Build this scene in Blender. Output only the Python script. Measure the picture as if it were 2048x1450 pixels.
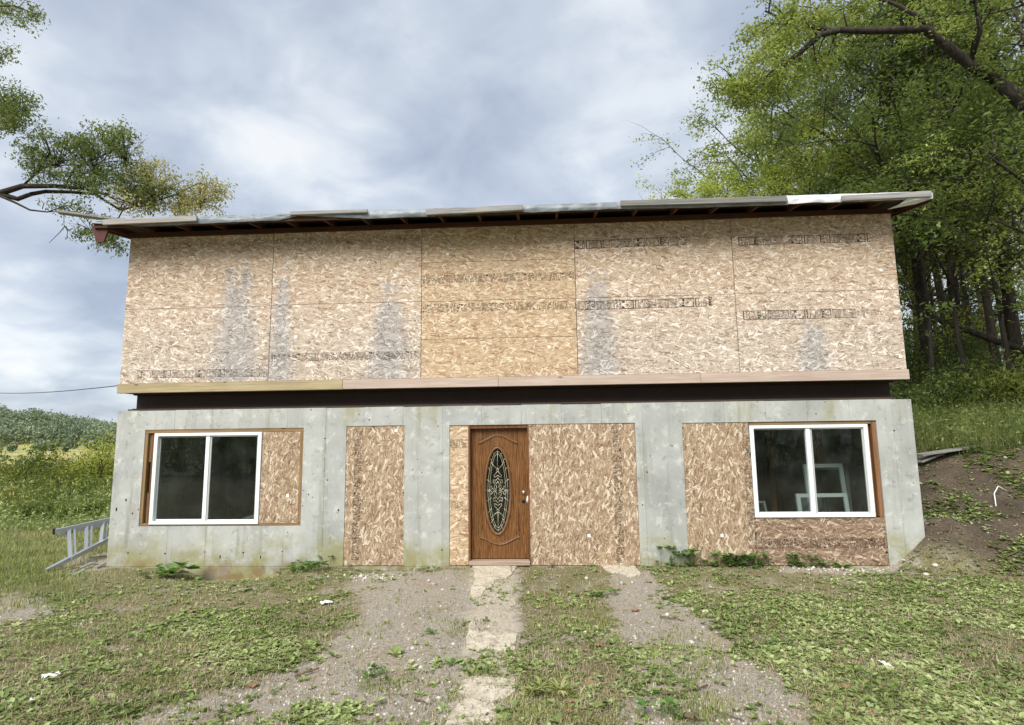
import bpy, math, random
import numpy as np
from mathutils import Vector, Matrix

for o in list(bpy.data.objects):
    bpy.data.objects.remove(o)
sc = bpy.context.scene
COL = sc.collection
rnd = random.Random(7)
rng = np.random.default_rng(11)

# ------------------------------------------------------------------ camera
C0 = np.array([6.7826, -8.8349, 1.8551])
FPX = 1150.0
PITCH, YAW, ROLL = 0.1314, 0.0539, -0.0127
def cam_axes():
    cy, sy = math.cos(YAW), math.sin(YAW)
    f = np.array([-sy*math.cos(PITCH), cy*math.cos(PITCH), math.sin(PITCH)])
    r = np.array([cy, sy, 0.0]); u = np.cross(r, f)
    return r*math.cos(ROLL)+u*math.sin(ROLL), u*math.cos(ROLL)-r*math.sin(ROLL), f
RX, UX, FX = cam_axes()
cam = bpy.data.cameras.new('camera'); camo = bpy.data.objects.new('camera', cam); COL.objects.link(camo)
cam.sensor_width = 36; cam.lens = FPX/2048*36; cam.clip_end = 3000; cam.clip_start = 0.05
camo.matrix_world = Matrix(((RX[0], UX[0], -FX[0], C0[0]), (RX[1], UX[1], -FX[1], C0[1]), (RX[2], UX[2], -FX[2], C0[2]), (0, 0, 0, 1)))
sc.camera = camo
def ray(u, v): return FX*FPX + RX*(u-1024) + UX*(725-v)
def P(u, v, y=0.0):                      # a point of the photograph on a vertical plane y
    q = ray(u, v); return C0 + q*(y-C0[1])/q[1]
def G(u, v, z=0.0):                      # ... on a level plane z
    q = ray(u, v); return C0 + q*(z-C0[2])/q[2]
def PX(V):                               # world -> pixels, vectorised
    w = V-C0; d = np.maximum(w@FX, 1e-3)
    return 1024+FPX*(w@RX)/d, 725-FPX*(w@UX)/d

# ------------------------------------------------------------------ light
SUN_EL, SUN_AZ = math.radians(46), math.radians(200)      # azimuth clockwise from +Y
sun_dir = Vector((math.sin(SUN_AZ)*math.cos(SUN_EL), math.cos(SUN_AZ)*math.cos(SUN_EL), math.sin(SUN_EL)))
sl = bpy.data.lights.new('sun', 'SUN'); sl.energy = 1.5; sl.angle = math.radians(40); sl.color = (1, .965, .91)
so = bpy.data.objects.new('sun', sl); COL.objects.link(so)
so.rotation_euler = sun_dir.to_track_quat('Z', 'Y').to_euler()
wd = bpy.data.worlds.new('World'); sc.world = wd; wd.use_nodes = True
sc.view_settings.view_transform = 'Standard'; sc.view_settings.look = 'None'
sc.view_settings.exposure = 1.75; sc.view_settings.gamma = 1
sc.cycles.max_bounces = 5; sc.cycles.diffuse_bounces = 2; sc.cycles.transparent_max_bounces = 10; sc.cycles.glossy_bounces = 3

def lin(c):
    c = c/255.0
    return c/12.92 if c <= .04045 else ((c+.055)/1.055)**2.4
def rgb(r, g, b, k=1.0): return (lin(r)*k, lin(g)*k, lin(b)*k, 1)

class NT:
    """tiny node helper"""
    def __init__(s, tree): s.t = tree; s.n = tree.nodes; s.l = tree.links
    def new(s, typ, **kw):
        n = s.n.new(typ)
        for k, v in kw.items(): setattr(n, k, v)
        return n
    def link(s, a, b): s.l.new(a, b)
    def val(s, sock, v):
        if hasattr(v, 'links') or isinstance(v, bpy.types.NodeSocket): s.link(v, sock)
        else: sock.default_value = v
    def math(s, op, a, b=0.0, c=None, clamp=False):
        n = s.new('ShaderNodeMath', operation=op, use_clamp=clamp)
        s.val(n.inputs[0], a); s.val(n.inputs[1], b)
        if c is not None: s.val(n.inputs[2], c)
        return n.outputs[0]
    def vmath(s, op, a, b=(0, 0, 0)):
        n = s.new('ShaderNodeVectorMath', operation=op); s.val(n.inputs[0], a); s.val(n.inputs[1], b); return n.outputs[0]
    def mix(s, f, a, b, blend='MIX'):
        n = s.new('ShaderNodeMix', data_type='RGBA', blend_type=blend)
        s.val(n.inputs[0], f); s.val(n.inputs[6], a); s.val(n.inputs[7], b); return n.outputs[2]
    def noise(s, vec, scale, detail=4, rough=.55, dist=0.0, dim='3D'):
        n = s.new('ShaderNodeTexNoise', noise_dimensions=dim)
        if vec is not None: s.link(vec, n.inputs['Vector'])
        n.inputs['Scale'].default_value = scale; n.inputs['Detail'].default_value = detail
        n.inputs['Roughness'].default_value = rough; n.inputs['Distortion'].default_value = dist
        return n.outputs[0]
    def ramp(s, f, stops, interp='LINEAR'):
        n = s.new('ShaderNodeValToRGB'); cr = n.color_ramp; cr.interpolation = interp
        while len(cr.elements) < len(stops): cr.elements.new(.5)
        for e, (p, c) in zip(cr.elements, stops):
            e.position = p; e.color = c if not isinstance(c, (int, float)) else (c, c, c, 1)
        s.val(n.inputs[0], f); return n.outputs[0]
    def sstep(s, x, a, b):
        n = s.new('ShaderNodeMapRange', interpolation_type='SMOOTHSTEP')
        s.val(n.inputs[0], x); n.inputs[1].default_value = a; n.inputs[2].default_value = b
        return n.outputs[0]
    def mapping(s, vec, loc=(0, 0, 0), rot=(0, 0, 0), scale=(1, 1, 1), typ='POINT'):
        n = s.new('ShaderNodeMapping', vector_type=typ); s.link(vec, n.inputs[0])
        n.inputs[1].default_value = loc; n.inputs[2].default_value = rot; n.inputs[3].default_value = scale
        return n.outputs[0]

def build_sky():
    w = NT(wd.node_tree); w.n.clear()
    out = w.new('ShaderNodeOutputWorld')
    sky = w.new('ShaderNodeTexSky', sky_type='NISHITA'); sky.sun_disc = False
    sky.sun_elevation = SUN_EL; sky.sun_rotation = SUN_AZ
    bg = w.new('ShaderNodeBackground'); bg.inputs[1].default_value = 1.0
    tc = w.new('ShaderNodeTexCoord').outputs['Generated']
    sep = w.new('ShaderNodeSeparateXYZ'); w.link(tc, sep.inputs[0])
    z = w.math('MAXIMUM', sep.outputs[2], 0.0)
    den = w.math('ADD', z, 0.30)
    cmb = w.new('ShaderNodeCombineXYZ')
    w.link(w.math('DIVIDE', sep.outputs[0], den), cmb.inputs[0]); w.link(w.math('DIVIDE', sep.outputs[1], den), cmb.inputs[1])
    v = w.mapping(cmb.outputs[0], loc=SKY_LOC, rot=(0, 0, .5), scale=(1.0, 1.0, 1))
    n1 = w.noise(v, 1.7, 3, .45, .2)
    n2 = w.noise(v, 5.5, 4, .52, .3)
    f = w.math('ADD', w.math('MULTIPLY', n1, .64), w.math('MULTIPLY', n2, .36))
    K = 1/2**sc.view_settings.exposure
    col = w.ramp(f, [(.37, rgb(176, 187, 206, K)), (.45, rgb(194, 204, 220, K)), (.52, rgb(212, 221, 233, K)), (.58, rgb(234, 240, 247, K)), (.65, rgb(251, 253, 255, K))])
    # clear sky shows faintly through the thinner cloud
    nis = w.vmath('MULTIPLY', sky.outputs[0], (.07, .07, .07))
    col = w.mix(.10, col, nis)
    w.link(col, bg.inputs[0]); w.link(bg.outputs[0], out.inputs[0])
SKY_LOC = (3.1, 1.2, 0)
build_sky()

# ------------------------------------------------------------------ helpers: materials
def mat(name):
    m = bpy.data.materials.new(name); m.use_nodes = True
    t = NT(m.node_tree); t.n.clear()
    out = t.new('ShaderNodeOutputMaterial'); bs = t.new('ShaderNodeBsdfPrincipled')
    t.link(bs.outputs[0], out.inputs[0]); bs.inputs['Specular IOR Level'].default_value = .3
    return m, t, bs, out
def wpos(t): return t.new('ShaderNodeNewGeometry').outputs['Position']
def orand(t): return t.new('ShaderNodeObjectInfo').outputs['Random']
def opos(t):
    tc = t.new('ShaderNodeTexCoord').outputs['Object']
    off = t.new('ShaderNodeCombineXYZ'); r = t.math('MULTIPLY', orand(t), 37.0)
    for i in range(3): t.link(r, off.inputs[i])
    return t.vmath('ADD', tc, off.outputs[0])
def bump(t, bs, h, strength=.4, dist=.01):
    b = t.new('ShaderNodeBump'); b.inputs['Strength'].default_value = strength; b.inputs['Distance'].default_value = dist
    t.link(h, b.inputs['Height']); t.link(b.outputs[0], bs.inputs['Normal'])
def simple(name, col, rough=.6, var=.15, scale=8, metal=0.0, bmp=.15):
    m, t, bs, out = mat(name); p = opos(t)
    n = t.noise(p, scale, 5, .6)
    c = t.mix(n, tuple(x*(1-var) for x in col[:3])+(1,), tuple(min(1, x*(1+var)) for x in col[:3])+(1,))
    t.link(c, bs.inputs['Base Color']); bs.inputs['Roughness'].default_value = rough; bs.inputs['Metallic'].default_value = metal
    if bmp: bump(t, bs, t.noise(p, scale*6, 4, .6), bmp, .004)
    return m

def osb(name, cols, rot=0.0, L=.125, W=.024, weather=0.0, stains=(), seed=0, aged=None):
    """oriented strand board: layers of rectangular flakes over one another"""
    m, t, bs, out = mat(name)
    pos = wpos(t); sp = t.new('ShaderNodeSeparateXYZ'); t.link(pos, sp.inputs[0])
    r = orand(t)
    cx = t.new('ShaderNodeCombineXYZ')
    t.link(t.math('ADD', sp.outputs[0], t.math('MULTIPLY', r, 31.0)), cx.inputs[0])
    t.link(t.math('ADD', sp.outputs[2], t.math('MULTIPLY', r, 17.0)), cx.inputs[1])
    base = cx.outputs[0]
    wob = t.new('ShaderNodeTexNoise'); t.link(base, wob.inputs['Vector']); wob.inputs['Scale'].default_value = 14
    wv = t.vmath('SCALE', t.vmath('SUBTRACT', wob.outputs['Color'], (.5, .5, .5)))
    wv.node.inputs['Scale'].default_value = .004
    base = t.vmath('ADD', base, wv)
    n0 = t.noise(t.mapping(base, rot=(0, 0, -rot), scale=(9, 48, 1)), 1.0, 3, .65)
    col = t.ramp(n0, [(.3, cols[0]), (.5, cols[1]), (.72, cols[2])])
    h = t.math('MULTIPLY', n0, .4)
    angs = [0.05, -.25, .32, -.6, .12, 1.0, -.1, -1.2, .55, -.38, .2]
    for i, a in enumerate(angs):
        k = 1.0 + .35*math.sin(i*2.3)
        v = t.mapping(base, loc=(i*3.7+seed, i*1.9, 0), rot=(0, 0, rot+a), scale=(L*k, W*k*(1.25 if i % 3 == 0 else .85), 1), typ='TEXTURE')
        vo = t.new('ShaderNodeTexVoronoi', voronoi_dimensions='2D', distance='CHEBYCHEV', feature='F1')
        t.link(v, vo.inputs['Vector']); vo.inputs['Scale'].default_value = 1.0
        sc_ = t.new('ShaderNodeSeparateColor'); t.link(vo.outputs['Color'], sc_.inputs[0])
        inside = t.math('LESS_THAN', vo.outputs['Distance'], t.math('ADD', .2, t.math('MULTIPLY', sc_.outputs[2], .25)))
        keep = t.math('LESS_THAN', sc_.outputs[1], .5 if abs(a) < .5 else .3)
        f = t.math('MULTIPLY', inside, keep)
        fc = t.ramp(sc_.outputs[0], [(0, cols[0]), (.09, cols[3]), (.22, cols[1]), (.5, cols[2]), (.8, cols[4]), (1, cols[5])])
        # shade painted round each strand's edge for relief, and its grain
        fe = t.math('MULTIPLY', t.sstep(vo.outputs['Distance'], .14, .46), .30)
        fc = t.mix(fe, fc, cols[0])
        col = t.mix(t.math('MULTIPLY', f, .86), col, fc)
        h = t.math('ADD', t.math('MULTIPLY', h, t.math('SUBTRACT', 1.0, f)), t.math('MULTIPLY', f, t.math('ADD', .3, t.math('MULTIPLY', sc_.outputs[0], .7))))
    # a few pale strands lying on top of the rest
    for pa, pk, pp in ((.55, 1.0, .06), (-.4, .8, .07), (1.15, .7, .06), (.05, .9, .06), (-1.0, .75, .05)):
      v = t.mapping(base, loc=(seed+51+pa*9, 3+pa, 0), rot=(0, 0, rot+pa), scale=(L*pk, W*1.5*pk, 1), typ='TEXTURE')
      vo = t.new('ShaderNodeTexVoronoi', voronoi_dimensions='2D', distance='CHEBYCHEV', feature='F1'); t.link(v, vo.inputs['Vector']); vo.inputs['Scale'].default_value = .8
      sc_ = t.new('ShaderNodeSeparateColor'); t.link(vo.outputs['Color'], sc_.inputs[0])
      f = t.math('MULTIPLY', t.math('LESS_THAN', vo.outputs['Distance'], t.math('ADD', .12, t.math('MULTIPLY', sc_.outputs[0], .28))), t.math('LESS_THAN', sc_.outputs[1], pp))
      col = t.mix(t.math('MULTIPLY', f, .75), col, cols[5])
    dark = t.math('GREATER_THAN', t.noise(t.mapping(base, rot=(0, 0, -rot), scale=(26, 75, 1)), 1.0, 2, .5), .705)
    col = t.mix(t.math('MULTIPLY', dark, .75), col, tuple(x*.45 for x in cols[0][:3])+(1,))
    if aged:                           # boards bleached by weather, less so under the eave
        lo, hi, gcol, amt = aged
        g = t.math('SUBTRACT', 1.0, t.sstep(t.math('ADD', sp.outputs[2], t.math('MULTIPLY', t.noise(pos, 1.3, 3), 1.2)), lo+.6, hi+.6))
        bw = t.new('ShaderNodeRGBToBW'); t.link(col, bw.inputs[0])
        gv = t.new('ShaderNodeCombineColor')
        for i in range(3): t.link(t.math('MULTIPLY', bw.outputs[0], gcol[i]), gv.inputs[i])
        col = t.mix(t.math('MULTIPLY', g, amt), col, gv.outputs[0])
    if stains:                         # nailing lines over the studs
        fx = t.math('FRACT', t.math('DIVIDE', t.math('ADD', sp.outputs[0], .02), .4067))
        ln = t.math('LESS_THAN', fx, .022)
        col = t.mix(t.math('MULTIPLY', ln, t.math('MULTIPLY', t.sstep(t.noise(pos, 2.5, 3), .42, .6), .35)), col, rgb(92, 74, 58))
    for (sx, hw, z0, z1) in stains:    # grey mould stains, tall and narrowing upward
        zt = t.math('DIVIDE', t.math('SUBTRACT', sp.outputs[2], z0), z1-z0)
        nz = t.math('MULTIPLY', t.math('SUBTRACT', t.noise(pos, 3.6, 6, .72), .5), 1.7)
        wz = t.math('SUBTRACT', 1.0, t.math('MULTIPLY', zt, .55))
        dx = t.math('DIVIDE', t.math('ABSOLUTE', t.math('SUBTRACT', sp.outputs[0], sx)), t.math('MULTIPLY', t.math('MAXIMUM', wz, .05), hw))
        a_ = t.math('SUBTRACT', 1.0, t.sstep(t.math('ADD', dx, nz), .30, 1.45))
        a_ = t.math('MULTIPLY', a_, t.math('SUBTRACT', 1.0, t.sstep(t.math('ADD', zt, nz), .78, 1.05)))
        bw = t.new('ShaderNodeRGBToBW'); t.link(col, bw.inputs[0])
        gv = t.new('ShaderNodeCombineColor')
        for i, k in enumerate((.74, .74, .74)): t.link(t.math('MULTIPLY', bw.outputs[0], k), gv.inputs[i])
        col = t.mix(t.math('MULTIPLY', a_, .72), col, gv.outputs[0])
    col = t.mix(t.math('MULTIPLY', t.noise(base, .9, 3), .22), col, tuple(x*.72 for x in cols[1][:3])+(1,))
    t.link(col, bs.inputs['Base Color']); bs.inputs['Roughness'].default_value = .75
    bump(t, bs, h, .5, .004)
    return m

STAINS = [(1.88, .46, 2.75, 4.75), (2.62, .20, 3.2, 4.6), (4.36, .40, 2.75, 4.25), (7.66, .32, 2.75, 4.45), (10.87, .28, 2.75, 3.6)]
U = [rgb(128, 102, 80), rgb(187, 162, 135), rgb(205, 182, 155), rgb(152, 115, 86), rgb(220, 201, 177), rgb(243, 232, 216)]
UF = [rgb(134, 106, 80), rgb(180, 153, 122), rgb(198, 173, 141), rgb(150, 113, 83), rgb(211, 190, 160), rgb(233, 218, 193)]
LW = [rgb(98, 80, 63), rgb(150, 126, 101), rgb(172, 148, 120), rgb(124, 97, 73), rgb(192, 171, 145), rgb(228, 214, 194)]
LD = [rgb(86, 68, 56), rgb(128, 105, 86), rgb(150, 126, 104), rgb(106, 78, 64), rgb(172, 149, 126), rgb(210, 192, 170)]
M = {}
M['osb_up'] = osb('osb_weathered', U, 0, stains=STAINS, aged=(3.0, 5.0, (1.07, .99, .91), .5))
M['osb_new'] = osb('osb_fresh', UF, 0, seed=5)
M['osb_low_v'] = osb('osb_low_upright', LW, math.pi/2-.1, L=.12, W=.023, seed=9)
M['osb_low_h'] = osb('osb_low_level', LD, 0, L=.125, W=.025, seed=14)
M['osb_low_p'] = osb('osb_low_pale', UF, .1, L=.13, W=.026, seed=21)

def concrete():
    m, t, bs, out = mat('concrete_wall'); pos = wpos(t)
    sp = t.new('ShaderNodeSeparateXYZ'); t.link(pos, sp.inputs[0])
    n = t.noise(pos, 1.1, 6, .62, .3)
    col = t.ramp(n, [(.25, rgb(136, 138, 134)), (.5, rgb(169, 171, 167)), (.75, rgb(198, 199, 194))])
    pan = t.mix(orand(t), rgb(160, 163, 161), rgb(186, 186, 179))
    col = t.mix(.3, col, pan)
    st = t.noise(t.mapping(pos, scale=(5.5, 5.5, .55)), 1.0, 5, .65)               # runs down the face
    col = t.mix(t.math('MULTIPLY', t.sstep(st, .50, .72), .55), col, rgb(128, 126, 112))
    bl = t.noise(pos, 5.5, 6, .7)
    col = t.mix(t.math('MULTIPLY', t.sstep(bl, .52, .68), .6), col, rgb(212, 212, 206))
    bd = t.noise(t.vmath('ADD', pos, (9, 3, 5)), 7.5, 6, .72)
    col = t.mix(t.math('MULTIPLY', t.sstep(bd, .55, .70), .6), col, rgb(118, 124, 124))
    alg = t.math('MULTIPLY', t.math('SUBTRACT', 1.0, t.sstep(t.math('ADD', sp.outputs[2], t.math('MULTIPLY', t.noise(pos, 1.7, 4, .6), .9)), .52, 1.0)), t.sstep(t.noise(pos, 2.4, 5, .6), .34, .58))
    col = t.mix(t.math('MULTIPLY', alg, .75), col, rgb(136, 132, 70))
    top = t.math('MULTIPLY', t.sstep(sp.outputs[2], 1.75, 2.36), t.sstep(t.noise(t.mapping(pos, scale=(1.3, 1.3, .35)), 1.3, 4, .6), .52, .72))
    col = t.mix(t.math('MULTIPLY', top, .7), col, rgb(140, 136, 84))
    rust = t.math('MULTIPLY', t.math('SUBTRACT', 1.0, t.sstep(sp.outputs[2], -.05, .12)), t.sstep(t.noise(pos, 3, 4), .45, .6))
    col = t.mix(t.math('MULTIPLY', rust, .6), col, rgb(120, 92, 58))
    vo = t.new('ShaderNodeTexVoronoi', feature='F1'); t.link(pos, vo.inputs['Vector']); vo.inputs['Scale'].default_value = 13
    cs = t.new('ShaderNodeSeparateColor'); t.link(vo.outputs['Color'], cs.inputs[0])
    pit = t.math('MULTIPLY', t.math('LESS_THAN', vo.outputs['Distance'], t.math('MULTIPLY', cs.outputs[0], .19)), t.math('GREATER_THAN', cs.outputs[1], .72))
    pit = t.math('MULTIPLY', pit, t.sstep(t.noise(pos, 1.5, 2), .42, .6))
    col = t.mix(t.math('MULTIPLY', pit, .8), col, rgb(66, 66, 64))
    t.link(col, bs.inputs['Base Color']); bs.inputs['Roughness'].default_value = .85
    bump(t, bs, t.math('SUBTRACT', t.math('ADD', t.noise(pos, 26, 5, .65), t.math('MULTIPLY', bl, .8)), t.math('MULTIPLY', pit, 1.5)), .4, .006)
    return m
M['concrete'] = concrete()

def timber(name, c0, c1, axis=0, knots=True, rough=.7):
    m, t, bs, out = mat(name); p = opos(t)
    s = [38, 38, 38]; s[axis] = 1.6
    g = t.noise(t.mapping(p, scale=tuple(s)), 1.0, 5, .6, .6)
    col = t.mix(t.sstep(g, .3, .72), c0, c1)
    col = t.mix(t.math('MULTIPLY', t.noise(p, 1.4, 4, .6), .45), col, tuple(x*.62 for x in c0[:3])+(1,))
    if knots:
        s = [9, 9, 9]; s[axis] = 3.4
        vo = t.new('ShaderNodeTexVoronoi', feature='F1'); t.link(t.mapping(p, scale=tuple(s)), vo.inputs['Vector']); vo.inputs['Scale'].default_value = .8
        cs = t.new('ShaderNodeSeparateColor'); t.link(vo.outputs['Color'], cs.inputs[0])
        k = t.math('MULTIPLY', t.math('SUBTRACT', 1.0, t.sstep(vo.outputs['Distance'], .05, .15)), t.math('GREATER_THAN', cs.outputs[0], .62))
        col = t.mix(t.math('MULTIPLY', k, .85), col, tuple(x*.3 for x in c0[:3])+(1,))
    t.link(col, bs.inputs['Base Color']); bs.inputs['Roughness'].default_value = rough
    bump(t, bs, g, .35, .003)
    return m
M['rim_y'] = timber('treated_lumber', rgb(160, 143, 108), rgb(190, 175, 140))
M['rim_p'] = timber('pink_lumber', rgb(178, 158, 143), rgb(204, 187, 174))
M['stud'] = timber('brown_stud', rgb(120, 86, 58), rgb(166, 122, 84), axis=2)
M['stud_h'] = timber('tan_stud', rgb(126, 100, 68), rgb(166, 138, 98))
M['stud_v'] = timber('tan_stud_upright', rgb(126, 100, 68), rgb(166, 138, 98), axis=2)
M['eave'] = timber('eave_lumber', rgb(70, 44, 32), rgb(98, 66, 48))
M['sill_dark'] = timber('dark_sill', rgb(58, 48, 42), rgb(84, 72, 62))
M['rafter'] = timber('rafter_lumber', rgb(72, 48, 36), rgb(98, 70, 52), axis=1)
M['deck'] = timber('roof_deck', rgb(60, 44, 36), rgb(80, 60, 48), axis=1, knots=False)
M['grey_board'] = timber('weathered_board', rgb(128, 127, 124), rgb(172, 170, 166))
M['pale_board'] = timber('pale_board', rgb(150, 144, 138), rgb(184, 178, 172))
M['dark_board'] = timber('dark_weathered_board', rgb(112, 110, 106), rgb(150, 147, 142))
M['red'] = simple('red_brown_paint', rgb(84, 44, 42), .6, .3, 9)
M['steel'] = simple('dark_steel', rgb(62, 48, 44), .55, .35, 6, 0.3)
M['vinyl'] = simple('white_vinyl', rgb(232, 236, 238), .35, .04, 5, 0, .03)
M['vinyl_grey'] = simple('grey_vinyl', rgb(176, 180, 176), .4, .06, 5, 0, .03)
M['alu'] = simple('aluminium', rgb(196, 200, 204), .38, .12, 14, .75, .1)
M['silver'] = simple('satin_nickel', rgb(208, 202, 190), .3, .05, 10, .9, 0)
M['came'] = simple('came_metal', rgb(210, 204, 176), .35, .12, 30, .35, 0)
M['black'] = simple('black_void', rgb(24, 24, 24), .8, .2, 12)
M['plastic'] = simple('white_plastic', rgb(226, 226, 222), .4, .05, 6, 0, .05)
M['paper'] = simple('white_paper', rgb(232, 232, 228), .7, .05, 20, 0, .2)
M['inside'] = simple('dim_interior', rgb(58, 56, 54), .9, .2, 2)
M['wire'] = simple('cable_rubber', rgb(58, 58, 60), .6, .1, 5, 0, 0)
M['stone'] = simple('grey_stone', rgb(158, 152, 142), .85, .3, 9, 0, .5)
M['stone_pale'] = simple('pale_stone', rgb(196, 190, 178), .85, .2, 9, 0, .5)
M['soil_clod'] = simple('soil_clod', rgb(96, 84, 70), .95, .4, 9, 0, .5)
M['twig'] = simple('dead_twig', rgb(104, 88, 72), .85, .3, 14, 0, .4)
M['dry_leaf'] = simple('dry_leaf', rgb(142, 108, 84), .8, .3, 20, 0, .2)

def door_wood():
    m, t, bs, out = mat('oak_stain_door'); pos = wpos(t)
    g = t.noise(t.mapping(pos, scale=(34, 34, 2.2)), 1.0, 6, .65, 1.2)
    wv = t.new('ShaderNodeTexWave', wave_type='RINGS', rings_direction='Y'); t.link(t.mapping(pos, loc=(-6.1, 0, -1), scale=(5, 1, .45)), wv.inputs[0])
    wv.inputs['Scale'].default_value = 3.5; wv.inputs['Distortion'].default_value = 9; wv.inputs['Detail'].default_value = 4; wv.inputs['Detail Scale'].default_value = 2.2
    f = t.math('ADD', t.math('MULTIPLY', g, .65), t.math('MULTIPLY', wv.outputs['Fac'], .35))
    col = t.ramp(f, [(.25, rgb(62, 38, 18)), (.5, rgb(108, 71, 38)), (.75, rgb(142, 100, 58))])
    t.link(col, bs.inputs['Base Color']); bs.inputs['Roughness'].default_value = .42
    bump(t, bs, f, .2, .002)
    return m
M['door'] = door_wood()
M['door_lite'] = timber('moulding_oak', rgb(108, 76, 50), rgb(144, 108, 78), axis=2, knots=False, rough=.4)
M['jamb'] = timber('jamb_lumber', rgb(96, 60, 34), rgb(138, 92, 54), axis=2, knots=False)
M['sill'] = timber('threshold_wood', rgb(150, 130, 112), rgb(190, 172, 156))

def glass(name, tint, refl=1.0):
    m, t, bs, out = mat(name); t.n.remove(bs)
    tr = t.new('ShaderNodeBsdfTransparent'); tr.inputs[0].default_value = tint
    gl = t.new('ShaderNodeBsdfGlossy'); gl.inputs['Roughness'].default_value = .012
    fr = t.new('ShaderNodeFresnel'); fr.inputs[0].default_value = 1.65
    mx = t.new('ShaderNodeMixShader'); t.link(t.math('MULTIPLY', fr.outputs[0], refl), mx.inputs[0])
    # faint film of dust and dried rain
    df = t.new('ShaderNodeBsdfDiffuse'); df.inputs[0].default_value = rgb(170, 176, 170)
    m2 = t.new('ShaderNodeMixShader'); t.link(t.math('MULTIPLY', t.sstep(t.noise(wpos(t), 2.2, 5, .6), .35, .8), .035), m2.inputs[0])
    t.link(tr.outputs[0], mx.inputs[1]); t.link(gl.outputs[0], mx.inputs[2])
    t.link(mx.outputs[0], m2.inputs[1]); t.link(df.outputs[0], m2.inputs[2]); t.link(m2.outputs[0], out.inputs[0])
    return m
M['glass'] = glass('window_glass', (.90, .95, .93, 1), .62)
M['glass_door'] = glass('leaded_glass', (.62, .66, .62, 1), 1.3)

def ink(name, amt):
    m, t, bs, out = mat(name)
    bs.inputs['Base Color'].default_value = rgb(46, 40, 36); bs.inputs['Roughness'].default_value = .8
    tr = t.new('ShaderNodeBsdfTransparent'); mx = t.new('ShaderNodeMixShader')
    n = t.noise(wpos(t), 38, 3, .7); n2 = t.noise(wpos(t), 3.2, 3, .6)
    f = t.math('MULTIPLY', t.sstep(t.math('ADD', t.math('MULTIPLY', n, .6), t.math('MULTIPLY', n2, .4)), .34, .56), amt)
    t.link(f, mx.inputs[0]); t.link(tr.outputs[0], mx.inputs[1]); t.link(bs.outputs[0], mx.inputs[2]); t.link(mx.outputs[0], out.inputs[0])
    return m
M['ink'] = ink('board_ink', .9); M['ink_faint'] = ink('board_ink_worn', .55)

def tarp(name, c0, c1):
    m, t, bs, out = mat(name); p = opos(t)
    n = t.noise(t.mapping(p, scale=(1, 1, 1)), 3.0, 5, .6, .8)
    t.link(t.mix(t.sstep(n, .3, .7), c0, c1), bs.inputs['Base Color']); bs.inputs['Roughness'].default_value = .42
    bump(t, bs, t.noise(p, 9, 5, .6, .5), .5, .012)
    return m
M['tarp'] = tarp('grey_tarp', rgb(106, 113, 116), rgb(148, 155, 158))
M['tarp_w'] = tarp('white_tarp', rgb(204, 208, 212), rgb(234, 237, 240))

def foliage(name, stops, transl=.35, rough=.5, nscale=.55, spread=.55):
    m, t, bs, out = mat(name)
    g = t.new('ShaderNodeNewGeometry')
    n = t.noise(t.vmath('ADD', g.outputs['Position'], (0, 0, 0)), nscale, 3, .6)
    f = t.math('ADD', t.math('MULTIPLY', t.math('SUBTRACT', n, .5), 1.3), t.math('ADD', .5-spread/2, t.math('MULTIPLY', g.outputs['Random Per Island'], spread)), clamp=True)
    col = t.ramp(f, stops)
    bs.inputs['Roughness'].default_value = rough; t.link(col, bs.inputs['Base Color'])
    tl = t.new('ShaderNodeBsdfTranslucent'); t.link(t.mix(.35, col, rgb(160, 178, 82)), tl.inputs[0])
    mx = t.new('ShaderNodeMixShader'); mx.inputs[0].default_value = transl
    t.link(bs.outputs[0], mx.inputs[1]); t.link(tl.outputs[0], mx.inputs[2]); t.link(mx.outputs[0], out.inputs[0])
    return m
M['leaf'] = foliage('leaf_green', [(.1, rgb(76, 92, 38)), (.5, rgb(136, 150, 70)), (.9, rgb(192, 196, 112))], .5)
M['leaf_dark'] = foliage('leaf_deep_green', [(.1, rgb(46, 62, 32)), (.5, rgb(86, 104, 52)), (.9, rgb(130, 146, 80))], .45)
M['leaf_lime'] = foliage('leaf_lime', [(.1, rgb(124, 138, 44)), (.5, rgb(176, 186, 74)), (.9, rgb(210, 214, 112))], .5)
M['leaf_left'] = foliage('leaf_left_tree', [(.1, rgb(56, 70, 38)), (.5, rgb(98, 114, 60)), (.9, rgb(150, 158, 96))], .45)
M['leaf_gold'] = foliage('leaf_turning', [(.1, rgb(124, 126, 70)), (.5, rgb(182, 170, 110)), (.9, rgb(214, 204, 150))], .45)
M['grass'] = foliage('grass_blades', [(.1, rgb(88, 104, 48)), (.5, rgb(132, 144, 76)), (.9, rgb(184, 182, 124))], .3, .6, 1.1, .6)
M['grass_bank'] = foliage('bank_grass', [(.1, rgb(62, 78, 36)), (.5, rgb(98, 114, 56)), (.9, rgb(150, 152, 96))], .3, .6, 1.1, .6)
M['cover'] = foliage('ground_leaves', [(.1, rgb(82, 102, 50)), (.5, rgb(132, 150, 84)), (.9, rgb(186, 196, 138))], .25, .55, 1.0, .6)
M['weed'] = foliage('weed_leaves', [(.1, rgb(54, 82, 38)), (.5, rgb(90, 124, 60)), (.9, rgb(138, 164, 96))], .25, .5, 2, .6)
M['weed_tall'] = foliage('tall_weed', [(.1, rgb(62, 78, 36)), (.45, rgb(100, 118, 54)), (.75, rgb(134, 140, 70)), (1, rgb(178, 162, 84))], .3, .6, .5, .7)
M['straw'] = foliage('dead_grass', [(.1, rgb(122, 108, 82)), (.5, rgb(160, 146, 114)), (.9, rgb(196, 184, 154))], .15, .8, 2, .6)
M['goldenrod'] = foliage('goldenrod_tops', [(.1, rgb(150, 130, 44)), (.5, rgb(186, 160, 62)), (.9, rgb(206, 186, 100))], .3, .6, .6)
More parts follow.
